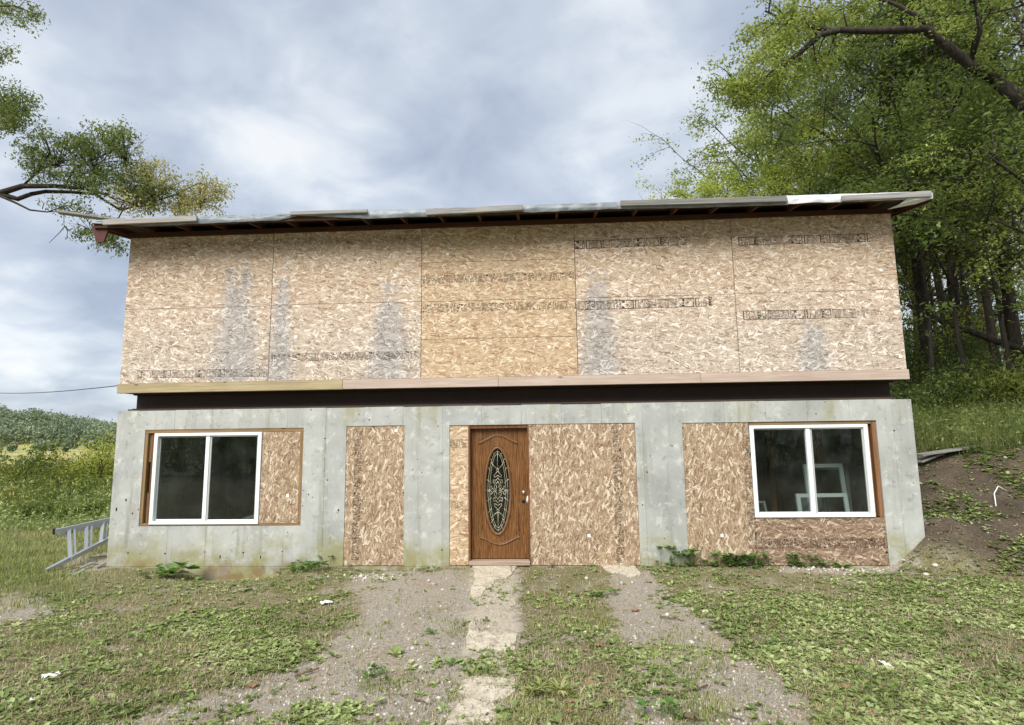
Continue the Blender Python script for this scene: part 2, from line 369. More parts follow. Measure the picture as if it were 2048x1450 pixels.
M['far_leaf_hazed'] = foliage('far_wood_leaves_hazed', [(.1, rgb(96, 110, 94)), (.5, rgb(126, 140, 114)), (.9, rgb(158, 168, 132))], .2, .7, .05, .45)  # distance haze painted in: leaf colour greyed and lightened

def bark(name, c0, c1):
    m, t, bs, out = mat(name); p = opos(t)
    g = t.noise(t.mapping(p, scale=(9, 9, 1.6)), 1.0, 6, .7, .4)
    t.link(t.mix(t.sstep(g, .3, .7), c0, c1), bs.inputs['Base Color']); bs.inputs['Roughness'].default_value = .9
    bump(t, bs, g, .9, .03)
    return m
M['bark'] = bark('bark_dark', rgb(34, 30, 26), rgb(70, 62, 54))
M['bark_grey'] = bark('bark_grey', rgb(58, 53, 46), rgb(106, 98, 86))

# ------------------------------------------------------------------ helpers: geometry
def link(name, me, material=None, parent=None):
    o = bpy.data.objects.new(name, me); COL.objects.link(o)
    if material is not None: me.materials.append(material)
    if parent is not None: o.parent = parent
    return o
def tag(o, label=None, cat=None, group=None, kind=None):
    if label: o['label'] = label
    if cat: o['category'] = cat
    if group: o['group'] = group
    if kind: o['kind'] = kind
    return o
def empty(name, loc=(0, 0, 0)):
    o = bpy.data.objects.new(name, None); o.location = loc; COL.objects.link(o); o.empty_display_size = .2; return o
def mesh_np(name, V, F, smooth=False):
    """V (n,3), F (m,k) arrays"""
    me = bpy.data.meshes.new(name); V = np.asarray(V, np.float32); F = np.asarray(F, np.int32)
    m, k = F.shape
    me.vertices.add(len(V)); me.vertices.foreach_set('co', V.ravel())
    me.loops.add(m*k); me.loops.foreach_set('vertex_index', F.ravel())
    me.polygons.add(m); me.polygons.foreach_set('loop_start', np.arange(0, m*k, k, dtype=np.int32))
    if smooth: me.polygons.foreach_set('use_smooth', np.ones(m, bool))
    me.update(calc_edges=True); return me

class MB:
    def __init__(s): s.v = []; s.f = []; s.sm = []
    def add(s, V, F, sm=False):
        n = len(s.v); s.v += [tuple(map(float, p)) for p in V]; s.f += [tuple(i+n for i in f) for f in F]; s.sm += [sm]*len(F); return s
    def box(s, x0, x1, y0, y1, z0, z1):
        V = [(x0, y0, z0), (x1, y0, z0), (x1, y1, z0), (x0, y1, z0), (x0, y0, z1), (x1, y0, z1), (x1, y1, z1), (x0, y1, z1)]
        return s.add(V, [(0, 3, 2, 1), (4, 5, 6, 7), (0, 1, 5, 4), (1, 2, 6, 5), (2, 3, 7, 6), (3, 0, 4, 7)])
    def bar(s, a, b, w, h, up=(0, 0, 1)):
        a = Vector(a); b = Vector(b); d = (b-a).normalized(); x = d.cross(Vector(up)).normalized(); y = x.cross(d)
        V = []
        for p in (a, b):
            for i, j in ((-1, -1), (1, -1), (1, 1), (-1, 1)): V.append(p+x*(i*w/2)+y*(j*h/2))
        return s.add(V, [(3, 2, 1, 0), (4, 5, 6, 7), (0, 1, 5, 4), (1, 2, 6, 5), (2, 3, 7, 6), (3, 0, 4, 7)])
    def tube(s, path, radii, n=6, closed=False, cap=True):
        path = [Vector(p) for p in path]
        if not hasattr(radii, '__len__'): radii = [radii]*len(path)
        V = []; F = []; k = len(path); prev = None
        for i, p in enumerate(path):
            a = path[(i-1) % k] if (closed or i > 0) else p; b = path[(i+1) % k] if (closed or i < k-1) else p
            d = (b-a); d = d.normalized() if d.length > 1e-9 else Vector((0, 0, 1))
            if prev is None:
                x = d.orthogonal().normalized()
            else:
                x = (prev-d*prev.dot(d)); x = x.normalized() if x.length > 1e-6 else d.orthogonal().normalized()
            prev = x; y = d.cross(x)
            for j in range(n):
                t = 2*math.pi*j/n; V.append(p+(x*math.cos(t)+y*math.sin(t))*radii[i])
        for i in range(k if closed else k-1):
            for j in range(n):
                F.append((i*n+j, i*n+(j+1) % n, ((i+1) % k)*n+(j+1) % n, ((i+1) % k)*n+j))
        if cap and not closed:
            F.append(tuple(range(n-1, -1, -1))); F.append(tuple((k-1)*n+j for j in range(n)))
        return s.add(V, F, True)
    def prism(s, poly, y0, y1):            # polygon in x,z extruded in y
        n = len(poly); V = [(x, y0, z) for x, z in poly]+[(x, y1, z) for x, z in poly]
        return s.add(V, [tuple(range(n)), tuple(range(2*n-1, n-1, -1))]+[(i, (i+1) % n, n+(i+1) % n, n+i)[::-1] for i in range(n)])
    def build(s, name, m, parent=None, bevel=0.0):
        me = bpy.data.meshes.new(name); me.from_pydata(s.v, [], s.f)
        me.polygons.foreach_set('use_smooth', s.sm); me.update()
        o = link(name, me, m, parent)
        if bevel:
            b = o.modifiers.new('bevel', 'BEVEL'); b.width = bevel; b.segments = 1; b.limit_method = 'ANGLE'
        return o
def box(name, m, parent, *a, bevel=0.0): return MB().box(*a).build(name, m, parent, bevel)

def plate(name, m, parent, x0, x1, z0, z1, y0, y1, holes=()):
    """slab standing in x,z with rectangular holes; one closed mesh, reveals included"""
    xs = sorted({x0, x1, *[min(max(q, x0), x1) for h in holes for q in h[:2]]}); zs = sorted({z0, z1, *[min(max(q, z0), z1) for h in holes for q in h[2:]]})
    def solid(i, j):
        if i < 0 or j < 0 or i >= len(xs)-1 or j >= len(zs)-1: return False
        cx, cz = (xs[i]+xs[i+1])/2, (zs[j]+zs[j+1])/2
        return not any(h[0] < cx < h[1] and h[2] < cz < h[3] for h in holes)
    V = []; idx = {}; F = []
    def vid(i, j, k):
        if (i, j, k) not in idx: idx[(i, j, k)] = len(V); V.append((xs[i], (y0, y1)[k], zs[j]))
        return idx[(i, j, k)]
    for i in range(len(xs)-1):
        for j in range(len(zs)-1):
            if not solid(i, j): continue
            F.append((vid(i, j, 0), vid(i+1, j, 0), vid(i+1, j+1, 0), vid(i, j+1, 0)))
            F.append((vid(i, j, 1), vid(i, j+1, 1), vid(i+1, j+1, 1), vid(i+1, j, 1)))
            if not solid(i-1, j): F.append((vid(i, j, 0), vid(i, j+1, 0), vid(i, j+1, 1), vid(i, j, 1)))
            if not solid(i+1, j): F.append((vid(i+1, j, 0), vid(i+1, j, 1), vid(i+1, j+1, 1), vid(i+1, j+1, 0)))
            if not solid(i, j-1): F.append((vid(i, j, 0), vid(i, j, 1), vid(i+1, j, 1), vid(i+1, j, 0)))
            if not solid(i, j+1): F.append((vid(i, j+1, 0), vid(i+1, j+1, 0), vid(i+1, j+1, 1), vid(i, j+1, 1)))
    if not F: return None
    return MB().add(V, F).build(name, m, parent)

def leaves_np(Cn, size, aspect=.42, droop=.35, fold=.22, flat=0.0, rg=rng):
    """one folded rhombic leaf per centre: returns V, F (two triangles as a quad)"""
    n = len(Cn)
    d = rg.normal(size=(n, 3)); d[:, 2] = d[:, 2]*(1-flat) - droop; d /= np.linalg.norm(d, axis=1, keepdims=True)
    nn = rg.normal(size=(n, 3)); nn[:, 2] = np.abs(nn[:, 2])+.6+flat*2
    s = np.cross(d, nn); s /= np.linalg.norm(s, axis=1, keepdims=True)+1e-9; nn = np.cross(s, d)
    L = size*rg.uniform(.6, 1.35, (n, 1)); W = L*aspect
    V = np.empty((n, 4, 3))
    V[:, 0] = Cn-d*L*.5; V[:, 2] = Cn+d*L*.5
    V[:, 1] = Cn+s*W*.5+nn*W*fold-d*L*.06; V[:, 3] = Cn-s*W*.5+nn*W*fold-d*L*.06
    return V.reshape(-1, 3), np.arange(4*n).reshape(n, 4)

def smoothstep(a, b, x):
    t = np.clip((x-a)/(b-a), 0, 1); return t*t*(3-2*t)

# cheap value noise for terrain and masks
_tab = np.random.default_rng(3).random((64, 64))
def vnoise(x, y):
    xi = np.floor(x).astype(int); yi = np.floor(y).astype(int); fx = x-xi; fy = y-yi
    fx = fx*fx*(3-2*fx); fy = fy*fy*(3-2*fy)
    a = _tab[xi % 64, yi % 64]; b = _tab[(xi+1) % 64, yi % 64]; c = _tab[xi % 64, (yi+1) % 64]; d = _tab[(xi+1) % 64, (yi+1) % 64]
    return a*(1-fx)*(1-fy)+b*fx*(1-fy)+c*(1-fx)*fy+d*fx*fy
def fbm(x, y, o=4):
    s = 0; a = .5
    for i in range(o): s = s+a*vnoise(x*2**i+i*7.3, y*2**i+i*3.1); a *= .5
    return s/(1-.5**o)

def bank_s(x, y): return (x-11.75)*.66+y*.75
def height(x, y):
    x = np.asarray(x, float); y = np.asarray(y, float)
    z = -.035 + .05*(fbm(x*.7+20, y*.7+20, 3)-.5) + .022*(fbm(x*4, y*4, 3)-.5)
    s = bank_s(x, y)
    b = smoothstep(-7, 4, x)
    bk = np.where(s < 3.2, np.clip(s, 0, None)*.5, 1.6+(s-3.2)*.12)
    bk = np.minimum(bk, 6)*b + b*smoothstep(.1, 1, s)*(.22*(fbm(x*1.5+5, y*1.5, 4)-.5))
    z = z+bk + .34*np.exp(-((x-12.45)**2+(y-.05)**2)/.22)*(x > 11.3)
    # soil washed away from the footing left of the narrow panel
    z = z - .20*np.exp(-((x-2.15)/.75)**4-((y+.15)/.42)**2) - .05*np.exp(-((x-4.2)/.5)**2-((y+.2)/.25)**2)
    far = smoothstep(8, 70, y)*(1-b)
    z = z - 3.2*far
    z = z + 2.6*smoothstep(200, 330, y)*(1-b)
    t = smoothstep(310, 430, y)*(1-b)
    zr = np.interp(x/np.maximum(y, 1)*420, [-900, -480, -412, -370, -322, -240, 0], [48, 29, 22, 17, 7, 3, 0])
    z = z + t*zr*(1+.06*(fbm(x*.02, y*.02, 3)-.5))
    inside = (x > .12) & (x < 12.08) & (y > .12) & (y < 7.2)
    return np.where(inside, -.12, z)
def hz(x, y): return float(height(np.array([x]), np.array([y]))[0])

# ------------------------------------------------------------------ ground
DIRT = [[(850, 1138), (1045, 1138), (1040, 1250), (1036, 1330), (1034, 1460), (150, 1460), (350, 1400), (520, 1370), (640, 1300), (720, 1225), (700, 1150)],
        [(1225, 1146), (1305, 1146), (1370, 1215), (1460, 1280), (1570, 1355), (1700, 1470), (1230, 1470), (1265, 1340), (1235, 1250), (1210, 1190)],
        [(-20, 1185), (80, 1195), (125, 1225), (60, 1245), (-20, 1245)], [(110, 1112), (212, 1105), (215, 1140), (130, 1150)],
        [(1560, 1128), (1800, 1126), (1800, 1148), (1560, 1146)]]
PATH = [(944, 1130), (1030, 1130), (1032, 1250), (1034, 1470), (880, 1470), (925, 1330), (938, 1230)]
def in_poly(u, v, poly):
    r = np.zeros(len(u), bool); n = len(poly)
    for i in range(n):
        (x0, y0), (x1, y1) = poly[i], poly[(i+1) % n]
        c = ((y0 > v) != (y1 > v)) & (u < (x1-x0)*(v-y0)/((y1-y0) if y1 != y0 else 1e-9)+x0); r ^= c
    return r
def dirt_mask(V, jit=14):
    u, v = PX(V); k = np.clip((v-1050)/200, .4, 2)
    u = u+rng.normal(0, jit, len(u))*k + 40*(fbm(V[:, 0]*1.6, V[:, 1]*1.6)-.5)*k; v = v+rng.normal(0, jit*.5, len(v))*k
    m = np.zeros(len(u), bool)
    for p in DIRT: m |= in_poly(u, v, p)
    return m

def make_ground():
    def axis(f0, f1, step, lo, hi):
        a = list(np.arange(f0, f1, step)); d = step
        while a[-1] < hi: d = min(d*1.13, 14); a.append(a[-1]+d)
        d = step
        while a[0] > lo: d = min(d*1.13, 14); a.insert(0, a[0]-d)
        return np.array(a)
    xs = axis(-3, 17, .07, -900, 700); ys = axis(-6, 3.5, .07, -120, 900)
    X, Y = np.meshgrid(xs, ys); V = np.stack([X, Y, height(X, Y)], -1).reshape(-1, 3)
    nx, ny = len(xs), len(ys)
    i = np.arange(nx*ny).reshape(ny, nx)
    F = np.stack([i[:-1, :-1], i[:-1, 1:], i[1:, 1:], i[1:, :-1]], -1).reshape(-1, 4)
    me = mesh_np('ground', V, F, True)
    x, y = V[:, 0], V[:, 1]
    near = (y > -9) & (y < 3.5) & (x > -6) & (x < 18)
    dm = np.zeros(len(V)); dm[near] = dirt_mask(V[near], 10)
    s = bank_s(x, y)
    soil = smoothstep(.0, .35, s)*(1-smoothstep(3.0, 3.6, s))*(x > 8)
    fld = smoothstep(25, 60, y)*(1-smoothstep(-7, 4, x))
    a = me.attributes.new('zone', 'FLOAT_COLOR', 'POINT')
    a.data.foreach_set('color', np.stack([dm, soil, fld, np.ones(len(V))], -1).astype(np.float32).ravel())
    pth = np.zeros(len(V)); uu, vv = PX(V[near]); jj = 8*np.clip((vv-1050)/200, .4, 2)*rng.normal(0, 1, len(uu)); pth[near] = in_poly(uu+jj, vv+jj*.3, PATH)
    a2 = me.attributes.new('path', 'FLOAT', 'POINT'); a2.data.foreach_set('value', pth.astype(np.float32))
    m, t, bs, out = mat('ground_soil'); pos = wpos(t)
    at = t.new('ShaderNodeAttribute', attribute_name='zone'); se = t.new('ShaderNodeSeparateColor'); t.link(at.outputs['Color'], se.inputs[0])
    n1 = t.noise(pos, 2.1, 6, .65); n2 = t.noise(pos, 34, 5, .7); n3 = t.noise(pos, 110, 3, .7)
    dirt = t.ramp(t.math('ADD', t.math('MULTIPLY', n2, .55), t.math('MULTIPLY', n3, .45)), [(.3, rgb(100, 94, 85)), (.46, rgb(152, 143, 130)), (.6, rgb(186, 177, 163)), (.75, rgb(218, 211, 198))])
    dirt = t.mix(t.sstep(n1, .45, .65), dirt, t.ramp(n2, [(.3, rgb(130, 118, 101)), (.7, rgb(186, 173, 153))]))
    moss = t.ramp(n2, [(.3, rgb(88, 83, 58)), (.55, rgb(132, 125, 90)), (.75, rgb(166, 158, 122))])
    col = t.mix(t.math('MULTIPLY', t.math('SUBTRACT', 1.0, se.outputs[0]), t.sstep(n1, .30, .52)), dirt, moss)
    ap = t.new('ShaderNodeAttribute', attribute_name='path')
    sand = t.ramp(t.math('ADD', t.math('MULTIPLY', n2, .55), t.math('MULTIPLY', n3, .45)), [(.32, rgb(120, 110, 96)), (.45, rgb(176, 165, 146)), (.6, rgb(208, 199, 182))])
    col = t.mix(t.math('MULTIPLY', ap.outputs['Fac'], t.sstep(t.noise(pos, 3.0, 5, .65), .28, .48)), col, sand)
    soilc = t.ramp(t.math('ADD', t.math('MULTIPLY', n2, .5), t.math('MULTIPLY', n1, .5)), [(.3, rgb(52, 45, 38)), (.5, rgb(88, 77, 64)), (.72, rgb(132, 118, 100))])
    col = t.mix(se.outputs[1], col, soilc)
    nf = t.noise(t.mapping(pos, scale=(.02, .05, 1)), 1.0, 5, .6)
    field = t.ramp(nf, [(.3, rgb(112, 122, 66)), (.48, rgb(150, 148, 88)), (.6, rgb(176, 166, 112)), (.72, rgb(120, 134, 70))])
    col = t.mix(se.outputs[2], col, field)
    t.link(col, bs.inputs['Base Color']); bs.inputs['Roughness'].default_value = .95
    bump(t, bs, t.math('ADD', n2, t.math('MULTIPLY', n3, .8)), .9, .02)
    return tag(link('ground', me, m), kind='structure')
make_ground()

# the broken concrete path, as slabs flush with the dirt
def path_material():
    m, t, bs, out = mat('pale_path_concrete'); pos = wpos(t)
    n = t.noise(pos, 12, 5, .65); n2 = t.noise(pos, 60, 3, .7)
    col = t.ramp(n, [(.3, rgb(164, 153, 134)), (.6, rgb(204, 195, 177))])
    col = t.mix(t.math('MULTIPLY', t.sstep(n2, .56, .66), .8), col, rgb(98, 88, 74))
    col = t.mix(t.math('MULTIPLY', t.sstep(t.noise(pos, 3.2, 5, .7), .52, .68), .75), col, rgb(142, 126, 104))
    t.link(col, bs.inputs['Base Color']); bs.inputs['Roughness'].default_value = .9
    bump(t, bs, n2, .6, .008)
    return m
M['path'] = path_material()
SLABS = [[(945, 1133), (1020, 1133), (1024, 1150), (1012, 1160), (990, 1162), (984, 1176), (968, 1184), (962, 1196), (940, 1200), (942, 1180), (949, 1166), (948, 1150)],
         [(1023, 1132), (1034, 1133), (1030, 1142), (1024, 1146)],
         [(946, 1238), (941, 1240), (936, 1262), (931, 1280), (934, 1296), (955, 1300), (985, 1296), (1012, 1302), (1030, 1300), (1033, 1270), (1012, 1266), (990, 1274), (972, 1262), (960, 1266), (952, 1255)],
         [(928, 1361), (960, 1356), (1000, 1358), (1030, 1360), (1030, 1385), (1012, 1398), (985, 1403), (992, 1420), (1004, 1436), (1010, 1456), (888, 1456), (900, 1430), (916, 1410), (936, 1398), (914, 1386)],
         [(1200, 1132), (1268, 1134), (1282, 1150), (1262, 1158), (1244, 1150), (1215, 1145)]]
for poly in SLABS:
    pts = []
    for i, (u, v) in enumerate(poly):
        u1, v1 = poly[(i+1) % len(poly)]
        for k in range(9):
            f = k/9; g = G(u+(u1-u)*f+rnd.gauss(0, .55), v+(v1-v)*f+rnd.gauss(0, .35), -.03); pts.append((g[0], g[1]))
    zc = [hz(x, y) for x, y in pts]; top = sum(zc)/len(zc)+.016
    mb = MB(); n = len(pts); cx_ = sum(p[0] for p in pts)/n; cy_ = sum(p[1] for p in pts)/n
    V = [(x, y, max(top, hz(x, y)+.004)) for x, y in pts]+[(x+(x-cx_)*.03, y+(y-cy_)*.03, top-.12) for x, y in pts]
    mb.add(V, [tuple(range(n))]+[(i, n+i, n+(i+1) % n, (i+1) % n) for i in range(n)])
    o = mb.build('path_slab', M['path']); o['kind'] = 'structure'
    tm = o.modifiers.new('tri', 'TRIANGULATE')

# ------------------------------------------------------------------ the house
house = tag(empty('house'), 'unfinished two storey building of grey concrete below and bare strand board above', 'house')
ZC, ZR, ZB, ZT = 2.364, 2.653, 2.811, 5.224
OPEN = [(.475, 3.04, .577, 2.064), (3.717, 4.635, -.40, 2.078), (5.33, 8.156, -.40, 2.068), (8.855, 11.69, -.40, 2.055)]
seams = [0.0]+[P(350, 835)[0]+.61*k for k in range(-1, 19)]
seams = [s for s in seams if s < 12.0]+[12.22]
for a, b in zip(seams[:-1], seams[1:]):
    cut = [h for h in OPEN if h[0] <= a+.003 and h[1] >= b-.003]; zt_ = ZC+rnd.uniform(-.004, .006); yy = rnd.uniform(-.0015, .0015)
    runs = [(-.02, zt_)]
    for h in cut: runs = [(-.02, h[2])]*(h[2] > 0)+[(h[3], zt_)]
    for z0, z1 in runs: plate('concrete_panel', M['concrete'], house, a+.0012, b-.0012, z0, z1, yy, .24, OPEN)
# footing that shows where the soil is washed out
box('footing', M['concrete'], house, -.02, 12.24, -.012, .23, -.5, -.024)
# walls behind, closing the basement
box('side_wall', M['concrete'], house, .004, .22, .241, 7.3, -.5, ZC-.003)
box('side_wall', M['concrete'], house, 12.0, 12.216, .241, 7.3, -.5, ZC-.003)
box('back_wall', M['concrete'], house, .221, 11.999, 7.06, 7.3, -.5, ZC-.003)
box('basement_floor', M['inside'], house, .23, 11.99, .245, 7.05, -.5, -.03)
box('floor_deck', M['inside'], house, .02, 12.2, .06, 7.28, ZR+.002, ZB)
# seam backing (what one sees down the joints)
plate('wall_core', M['black'], house, .01, 12.2, -.02, ZC-.01, .03, .22, OPEN)
# form-tie marks and rusty slots in the concrete
for (u, v, w, h) in [(252, 1000, 5, 11), (233, 1018, 5, 10), (265, 1027, 5, 7), (440, 1113, 4, 10), (521, 1114, 4, 9), (617, 989, 4, 4), (677, 1020, 5, 8), (650, 877, 6, 4), (655, 960, 5, 4), (1842-8, 861, 5, 4), (1788, 861, 6, 4), (1788-14, 1104, 6, 4), (1530, 826, 4, 3), (1344, 892, 5, 3), (256, 1106, 6, 5), (330, 1107, 6, 4), (410, 1104, 5, 4), (487, 1105, 7, 4), (565, 1103, 5, 3), (806, 985, 4, 4), (884, 1100, 6, 5), (1285, 1010, 4, 4)]:
    p = P(u, v); k = 8.9/1150
    w *= .62; h *= .75
    n_ = 7; MB().prism([(p[0]+w*k/2*math.cos(i*6.283/n_)*rnd.uniform(.6, 1.2), p[2]+h*k/2*math.sin(i*6.283/n_)*rnd.uniform(.6, 1.2)) for i in range(n_)], -.0035, .01).build('tie_mark', M['black'], house)
# patches where concrete spalled under the left window
# --- steel and framing in the gap
zs = ZC+.012
box('sill_plate', M['sill_dark'], house, .14, 12.02, .03, .45, ZC-.002+.009, ZC+.03)
xa, xb = P(266, 800, .2)[0], P(1787, 780, .2)[0]
mb = MB(); mb.box(xa, xb, .20, .40, ZC+.031, ZC+.05); mb.box(xa, xb, .20, .40, ZR-.022, ZR-.001); mb.box(xa+.001, xb-.001, .29, .31, ZC+.0505, ZR-.0225)
mb.build('steel_beam', M['steel'], house)
box('gap_shade', M['black'], house, .36, 12.0, .42, .5, ZC+.031, ZR)  # black strip standing in for the shade behind the beam
box('side_beam', M['steel'], house, .3, .34, .52, 7.2, ZC, ZR)
box('side_beam', M['steel'], house, 11.9, 11.94, .52, 7.2, ZC, ZR)
for k in range(21):
    x = .06+k*.604
    box('floor_joist', M['rafter'], house, x, x+.04, .07, 4.5, ZR-.001-.0, ZR+.001)
# --- rim boards: one yellowish length, then pink ones
xr = [-.012, P(687, 770)[0], P(997, 762)[0], P(1400, 752)[0], 12.21]
for i in range(4):
    box('rim_board', M['rim_y'] if i == 0 else M['rim_p'], house, xr[i]+.0015, xr[i+1]-.0015, -.045+(.0 if i else -.003), .03, ZR+(0 if i else -.004), ZB-.012, bevel=.004)
# --- upper wall
box('wall_frame', M['black'], house, .01, 12.19, .012, .15, ZB-.011, ZT+.08)
W_ = 2.44
def zline(u, v): return P(u, v)[2]
SHEETS = {0: [(ZB, None), (zline(400, 616), 'osb_up')], }
mids = [[zline(400, 616)], [zline(690, 607)], [zline(1000, 676), zline(1000, 600), zline(1000, 522)], [zline(1300, 593)], [zline(1640, 583)]]
sheets = {}
for c in range(5):
    zz = [ZB-.008]+mids[c]+[ZT+.012]
    for r_ in range(len(zz)-1):
        o = box('osb_sheet', M['osb_new'] if c == 2 else M['osb_up'], house, max(c*W_, 0)+.0045-(.004 if c == 0 else 0), (c+1)*W_-.0045, -.013-.003*(c == 2), .011, zz[r_]+.003, zz[r_+1]-.003)
        sheets[(c, r_)] = o
for x0, x1 in ((-.002, .009), (12.191, 12.204)):
    V = [(x0, .012, ZB), (x1, .012, ZB), (x1, 7.28, ZB), (x0, 7.28, ZB), (x0, .012, 5.30), (x1, .012, 5.30), (x1, 7.28, 6.32), (x0, 7.28, 6.32)]
    MB().add(V, [(0, 3, 2, 1), (4, 5, 6, 7), (0, 1, 5, 4), (1, 2, 6, 5), (2, 3, 7, 6), (3, 0, 4, 7)]).build('side_sheathing', M['osb_up'], house)
box('back_sheathing', M['osb_up'], house, .01, 12.19, 7.15, 7.275, ZB, 6.28)

# --- printed bands on the boards
GLYPH = {}
def glyph(txt):
    if txt not in GLYPH:
        cu = bpy.data.curves.new('glyph', 'FONT'); cu.body = txt; cu.size = 1; cu.offset = .025; cu.resolution_u = 2
        o = bpy.data.objects.new('glyph', cu); COL.objects.link(o)
        bpy.context.view_layer.update()
        me = bpy.data.meshes.new_from_object(o.evaluated_get(bpy.context.evaluated_depsgraph_get()))
        V = [tuple(v.co) for v in me.vertices]; F = [tuple(p.vertices) for p in me.polygons]
        xs = [v[0] for v in V]; ys = [v[1] for v in V]
        V = [((v[0]-min(xs))/(max(ys)-min(ys)), (v[1]-min(ys))/(max(ys)-min(ys))) for v in V]
        GLYPH[txt] = (V, F, max(v[0] for v in V))
        bpy.data.objects.remove(o); bpy.data.curves.remove(cu); bpy.data.meshes.remove(me)
    return GLYPH[txt]
def stamp(parent, a, b, width, y, style='lines', m='ink', rg=None, flip=False, phase=0.0):
    """band of print from a=(x,z) to b=(x,z); s runs along it, t across (0..width)"""
    rg = rg or random.Random(int(abs(a[0]*977+a[1]*131)))
    mb = MB(); ax, az = a; L = math.hypot(b[0]-ax, b[1]-az); ex, ez = (b[0]-ax)/L, (b[1]-az)/L; nx_, nz_ = -ez, ex
    def q(s0, s1, t0, t1):
        if s1 > L: s1 = L
        if s0 >= s1: return
        mb.add([(ax+ex*s+nx_*t, y, az+ez*s+nz_*t) for s, t in ((s0, t0), (s1, t0), (s1, t1), (s0, t1))], [(0, 1, 2, 3)])
    def gl(txt, s, t, h):      # letters turned to read along the narrow side, as on a board laid flat
        V, F, w_ = glyph(txt)
        if s+h > L: return
        mb.add([(ax+ex*(s+(h-p[1]*h if flip else p[1]*h))+nx_*(t+(p[0]*h if flip else (w_-p[0])*h)), y, az+ez*(s+(h-p[1]*h if flip else p[1]*h))+nz_*(t+(p[0]*h if flip else (w_-p[0])*h))) for p in V], F)
    s = -phase
    def lines(s, w_, pitch, dens):
        e = s+w_
        while s < e:
            t0 = .02*width
            while t0 < width*.95:
                seg = rg.uniform(.08, .5)*width
                if rg.random() < dens and s > 0: q(s, s+pitch*rg.uniform(.35, .6), t0, min(t0+seg, width*.97))
                t0 += seg+.05*width
            s += pitch
        return e
    while s < L:
        if style == 'lines':
            s = lines(s, rg.uniform(.30, .42), .017, .78)+.015
            if s > 0: gl('C', s, width*.36, width*.36); q(s, s+.02, .05*width, .2*width); q(s+.03, s+.05, .78*width, .95*width)
            s += width*.40
            if s > 0: gl('10', s, width*.18, width*.30); q(s, s+width*.26, width*.7, width*.92)
            s += width*.36
            s = lines(s, .05, .016, .7)+.012
            if s > 0: gl('LP', s, width*.28, width*.34); q(s+.01, s+.035, width*.80, width*.95)
            s += width*.42
        else:
            w_ = rg.uniform(.17, .24)       # open box with bold figures
            if s > -.05:
                q(s, s+w_, 0, .012); q(s, s+w_, width-.012, width); q(s, s+.008, 0, width); q(s+w_-.008, s+w_, 0, width)
                gl('0', s+w_*.45, width*.35, width*.34)
                for i in range(3): q(s+.02+i*.022, s+.032+i*.022, width*.12, width*rg.uniform(.3, .85))
                q(s+.05, s+.09, width*.68, width*.9); q(s+.05, s+.085, width*.08, width*.26)
                lines(s+w_*.78, w_*.18, .016, .6)
            s += w_+.02
            w_ = rg.uniform(.30, .4)        # box of small print, ending in a logo field
            if s > -.05:
                q(s, s+w_, 0, .010); q(s, s+w_, width-.010, width); q(s, s+.014, 0, width); q(s+w_-.012, s+w_, 0, width)
                q(s+.05, s+.058, 0, width); q(s+w_*.62, s+w_*.62+.010, 0, width); q(s+w_*.74, s+w_*.74+.010, 0, width)
                lines(s+.07, w_*.5, .019, .6); gl('LP', s+w_*.80, width*.2, width*.34)
                for i in range(3): q(s+w_*.65, s+w_*.72, width*(.12+i*.28), width*(.28+i*.28))
            s += w_+.02
            w_ = rg.uniform(.28, .36)
            if s > -.05: q(s, s+w_, 0, .008); q(s, s+w_, width-.008, width)
            s = lines(s, w_, .018, .93)+.02
    if mb.v: tag(mb.build('printed_band', M[m], parent), kind='stuff')
def band(sheet, u0, v0, u1, v1, width, style='lines', m='ink', flip=False, phase=0.0, y=-.0137):
    a, b = P(u0, v0), P(u1, v1); stamp(sheets[sheet], (a[0], a[2]), (b[0], b[2]), width, y, style, m, flip=flip, phase=phase)
band((0, 0), 275, 757, 536, 753, .125, 'box', 'ink_faint')
band((0, 1), 320, 500, 545, 492, .13, 'lines', 'ink_faint')
band((1, 0), 541, 724, 839, 718, .135, 'lines', 'ink')
band((1, 1), 550, 492, 842, 485, .13, 'lines', 'ink_faint')
band((2, 2), 844, 568, 1149, 561, .14, 'lines', 'ink', y=-.0167)
band((2, 1), 843, 626, 1152, 619, .14, 'lines', 'ink', flip=True, phase=.3, y=-.0167)
band((3, 1), 1147, 499, 1375, 490, .135, 'box', 'ink'); band((3, 1), 1375, 491, 1415, 489, .12, 'lines', 'ink_faint')
band((3, 0), 1155, 621, 1424, 613, .14, 'box', 'ink', phase=.24)
band((4, 1), 1462, 492, 1740, 484, .135, 'box', 'ink', phase=.1)
band((4, 0), 1478, 640, 1712, 636, .14, 'box', 'ink', phase=.15); band((4, 0), 1712, 636, 1752, 634, .11, 'lines', 'ink_faint')
# small stapled paper tags
def paper_tag(parent, u, v, y, s=.045):
    p = P(u, v, y); o = MB().box(p[0]-s/2, p[0]+s/2, y-.002, y-.0002, p[2]-s/2, p[2]+s/2).build('paper_tag', M['paper'], parent)
    MB().box(p[0]-s*.2, p[0]+s*.25, y-.0028, y-.0021, p[2]-s*.15, p[2]+s*.2).build('tag_print', M['ink'], o) if False else None
for k, u, v in [((1, 1), 790, 551), ((1, 0), 591, 674), ((2, 3), 895, 508), ((2, 0), 1098, 694), ((3, 1), 1437, 547), ((3, 0), 1448, 695), ((4, 0), 1801, 713), ((4, 1), 1762, 540)]:
    paper_tag(sheets[k], u, v, -.0168 if k[0] == 2 else -.0132)

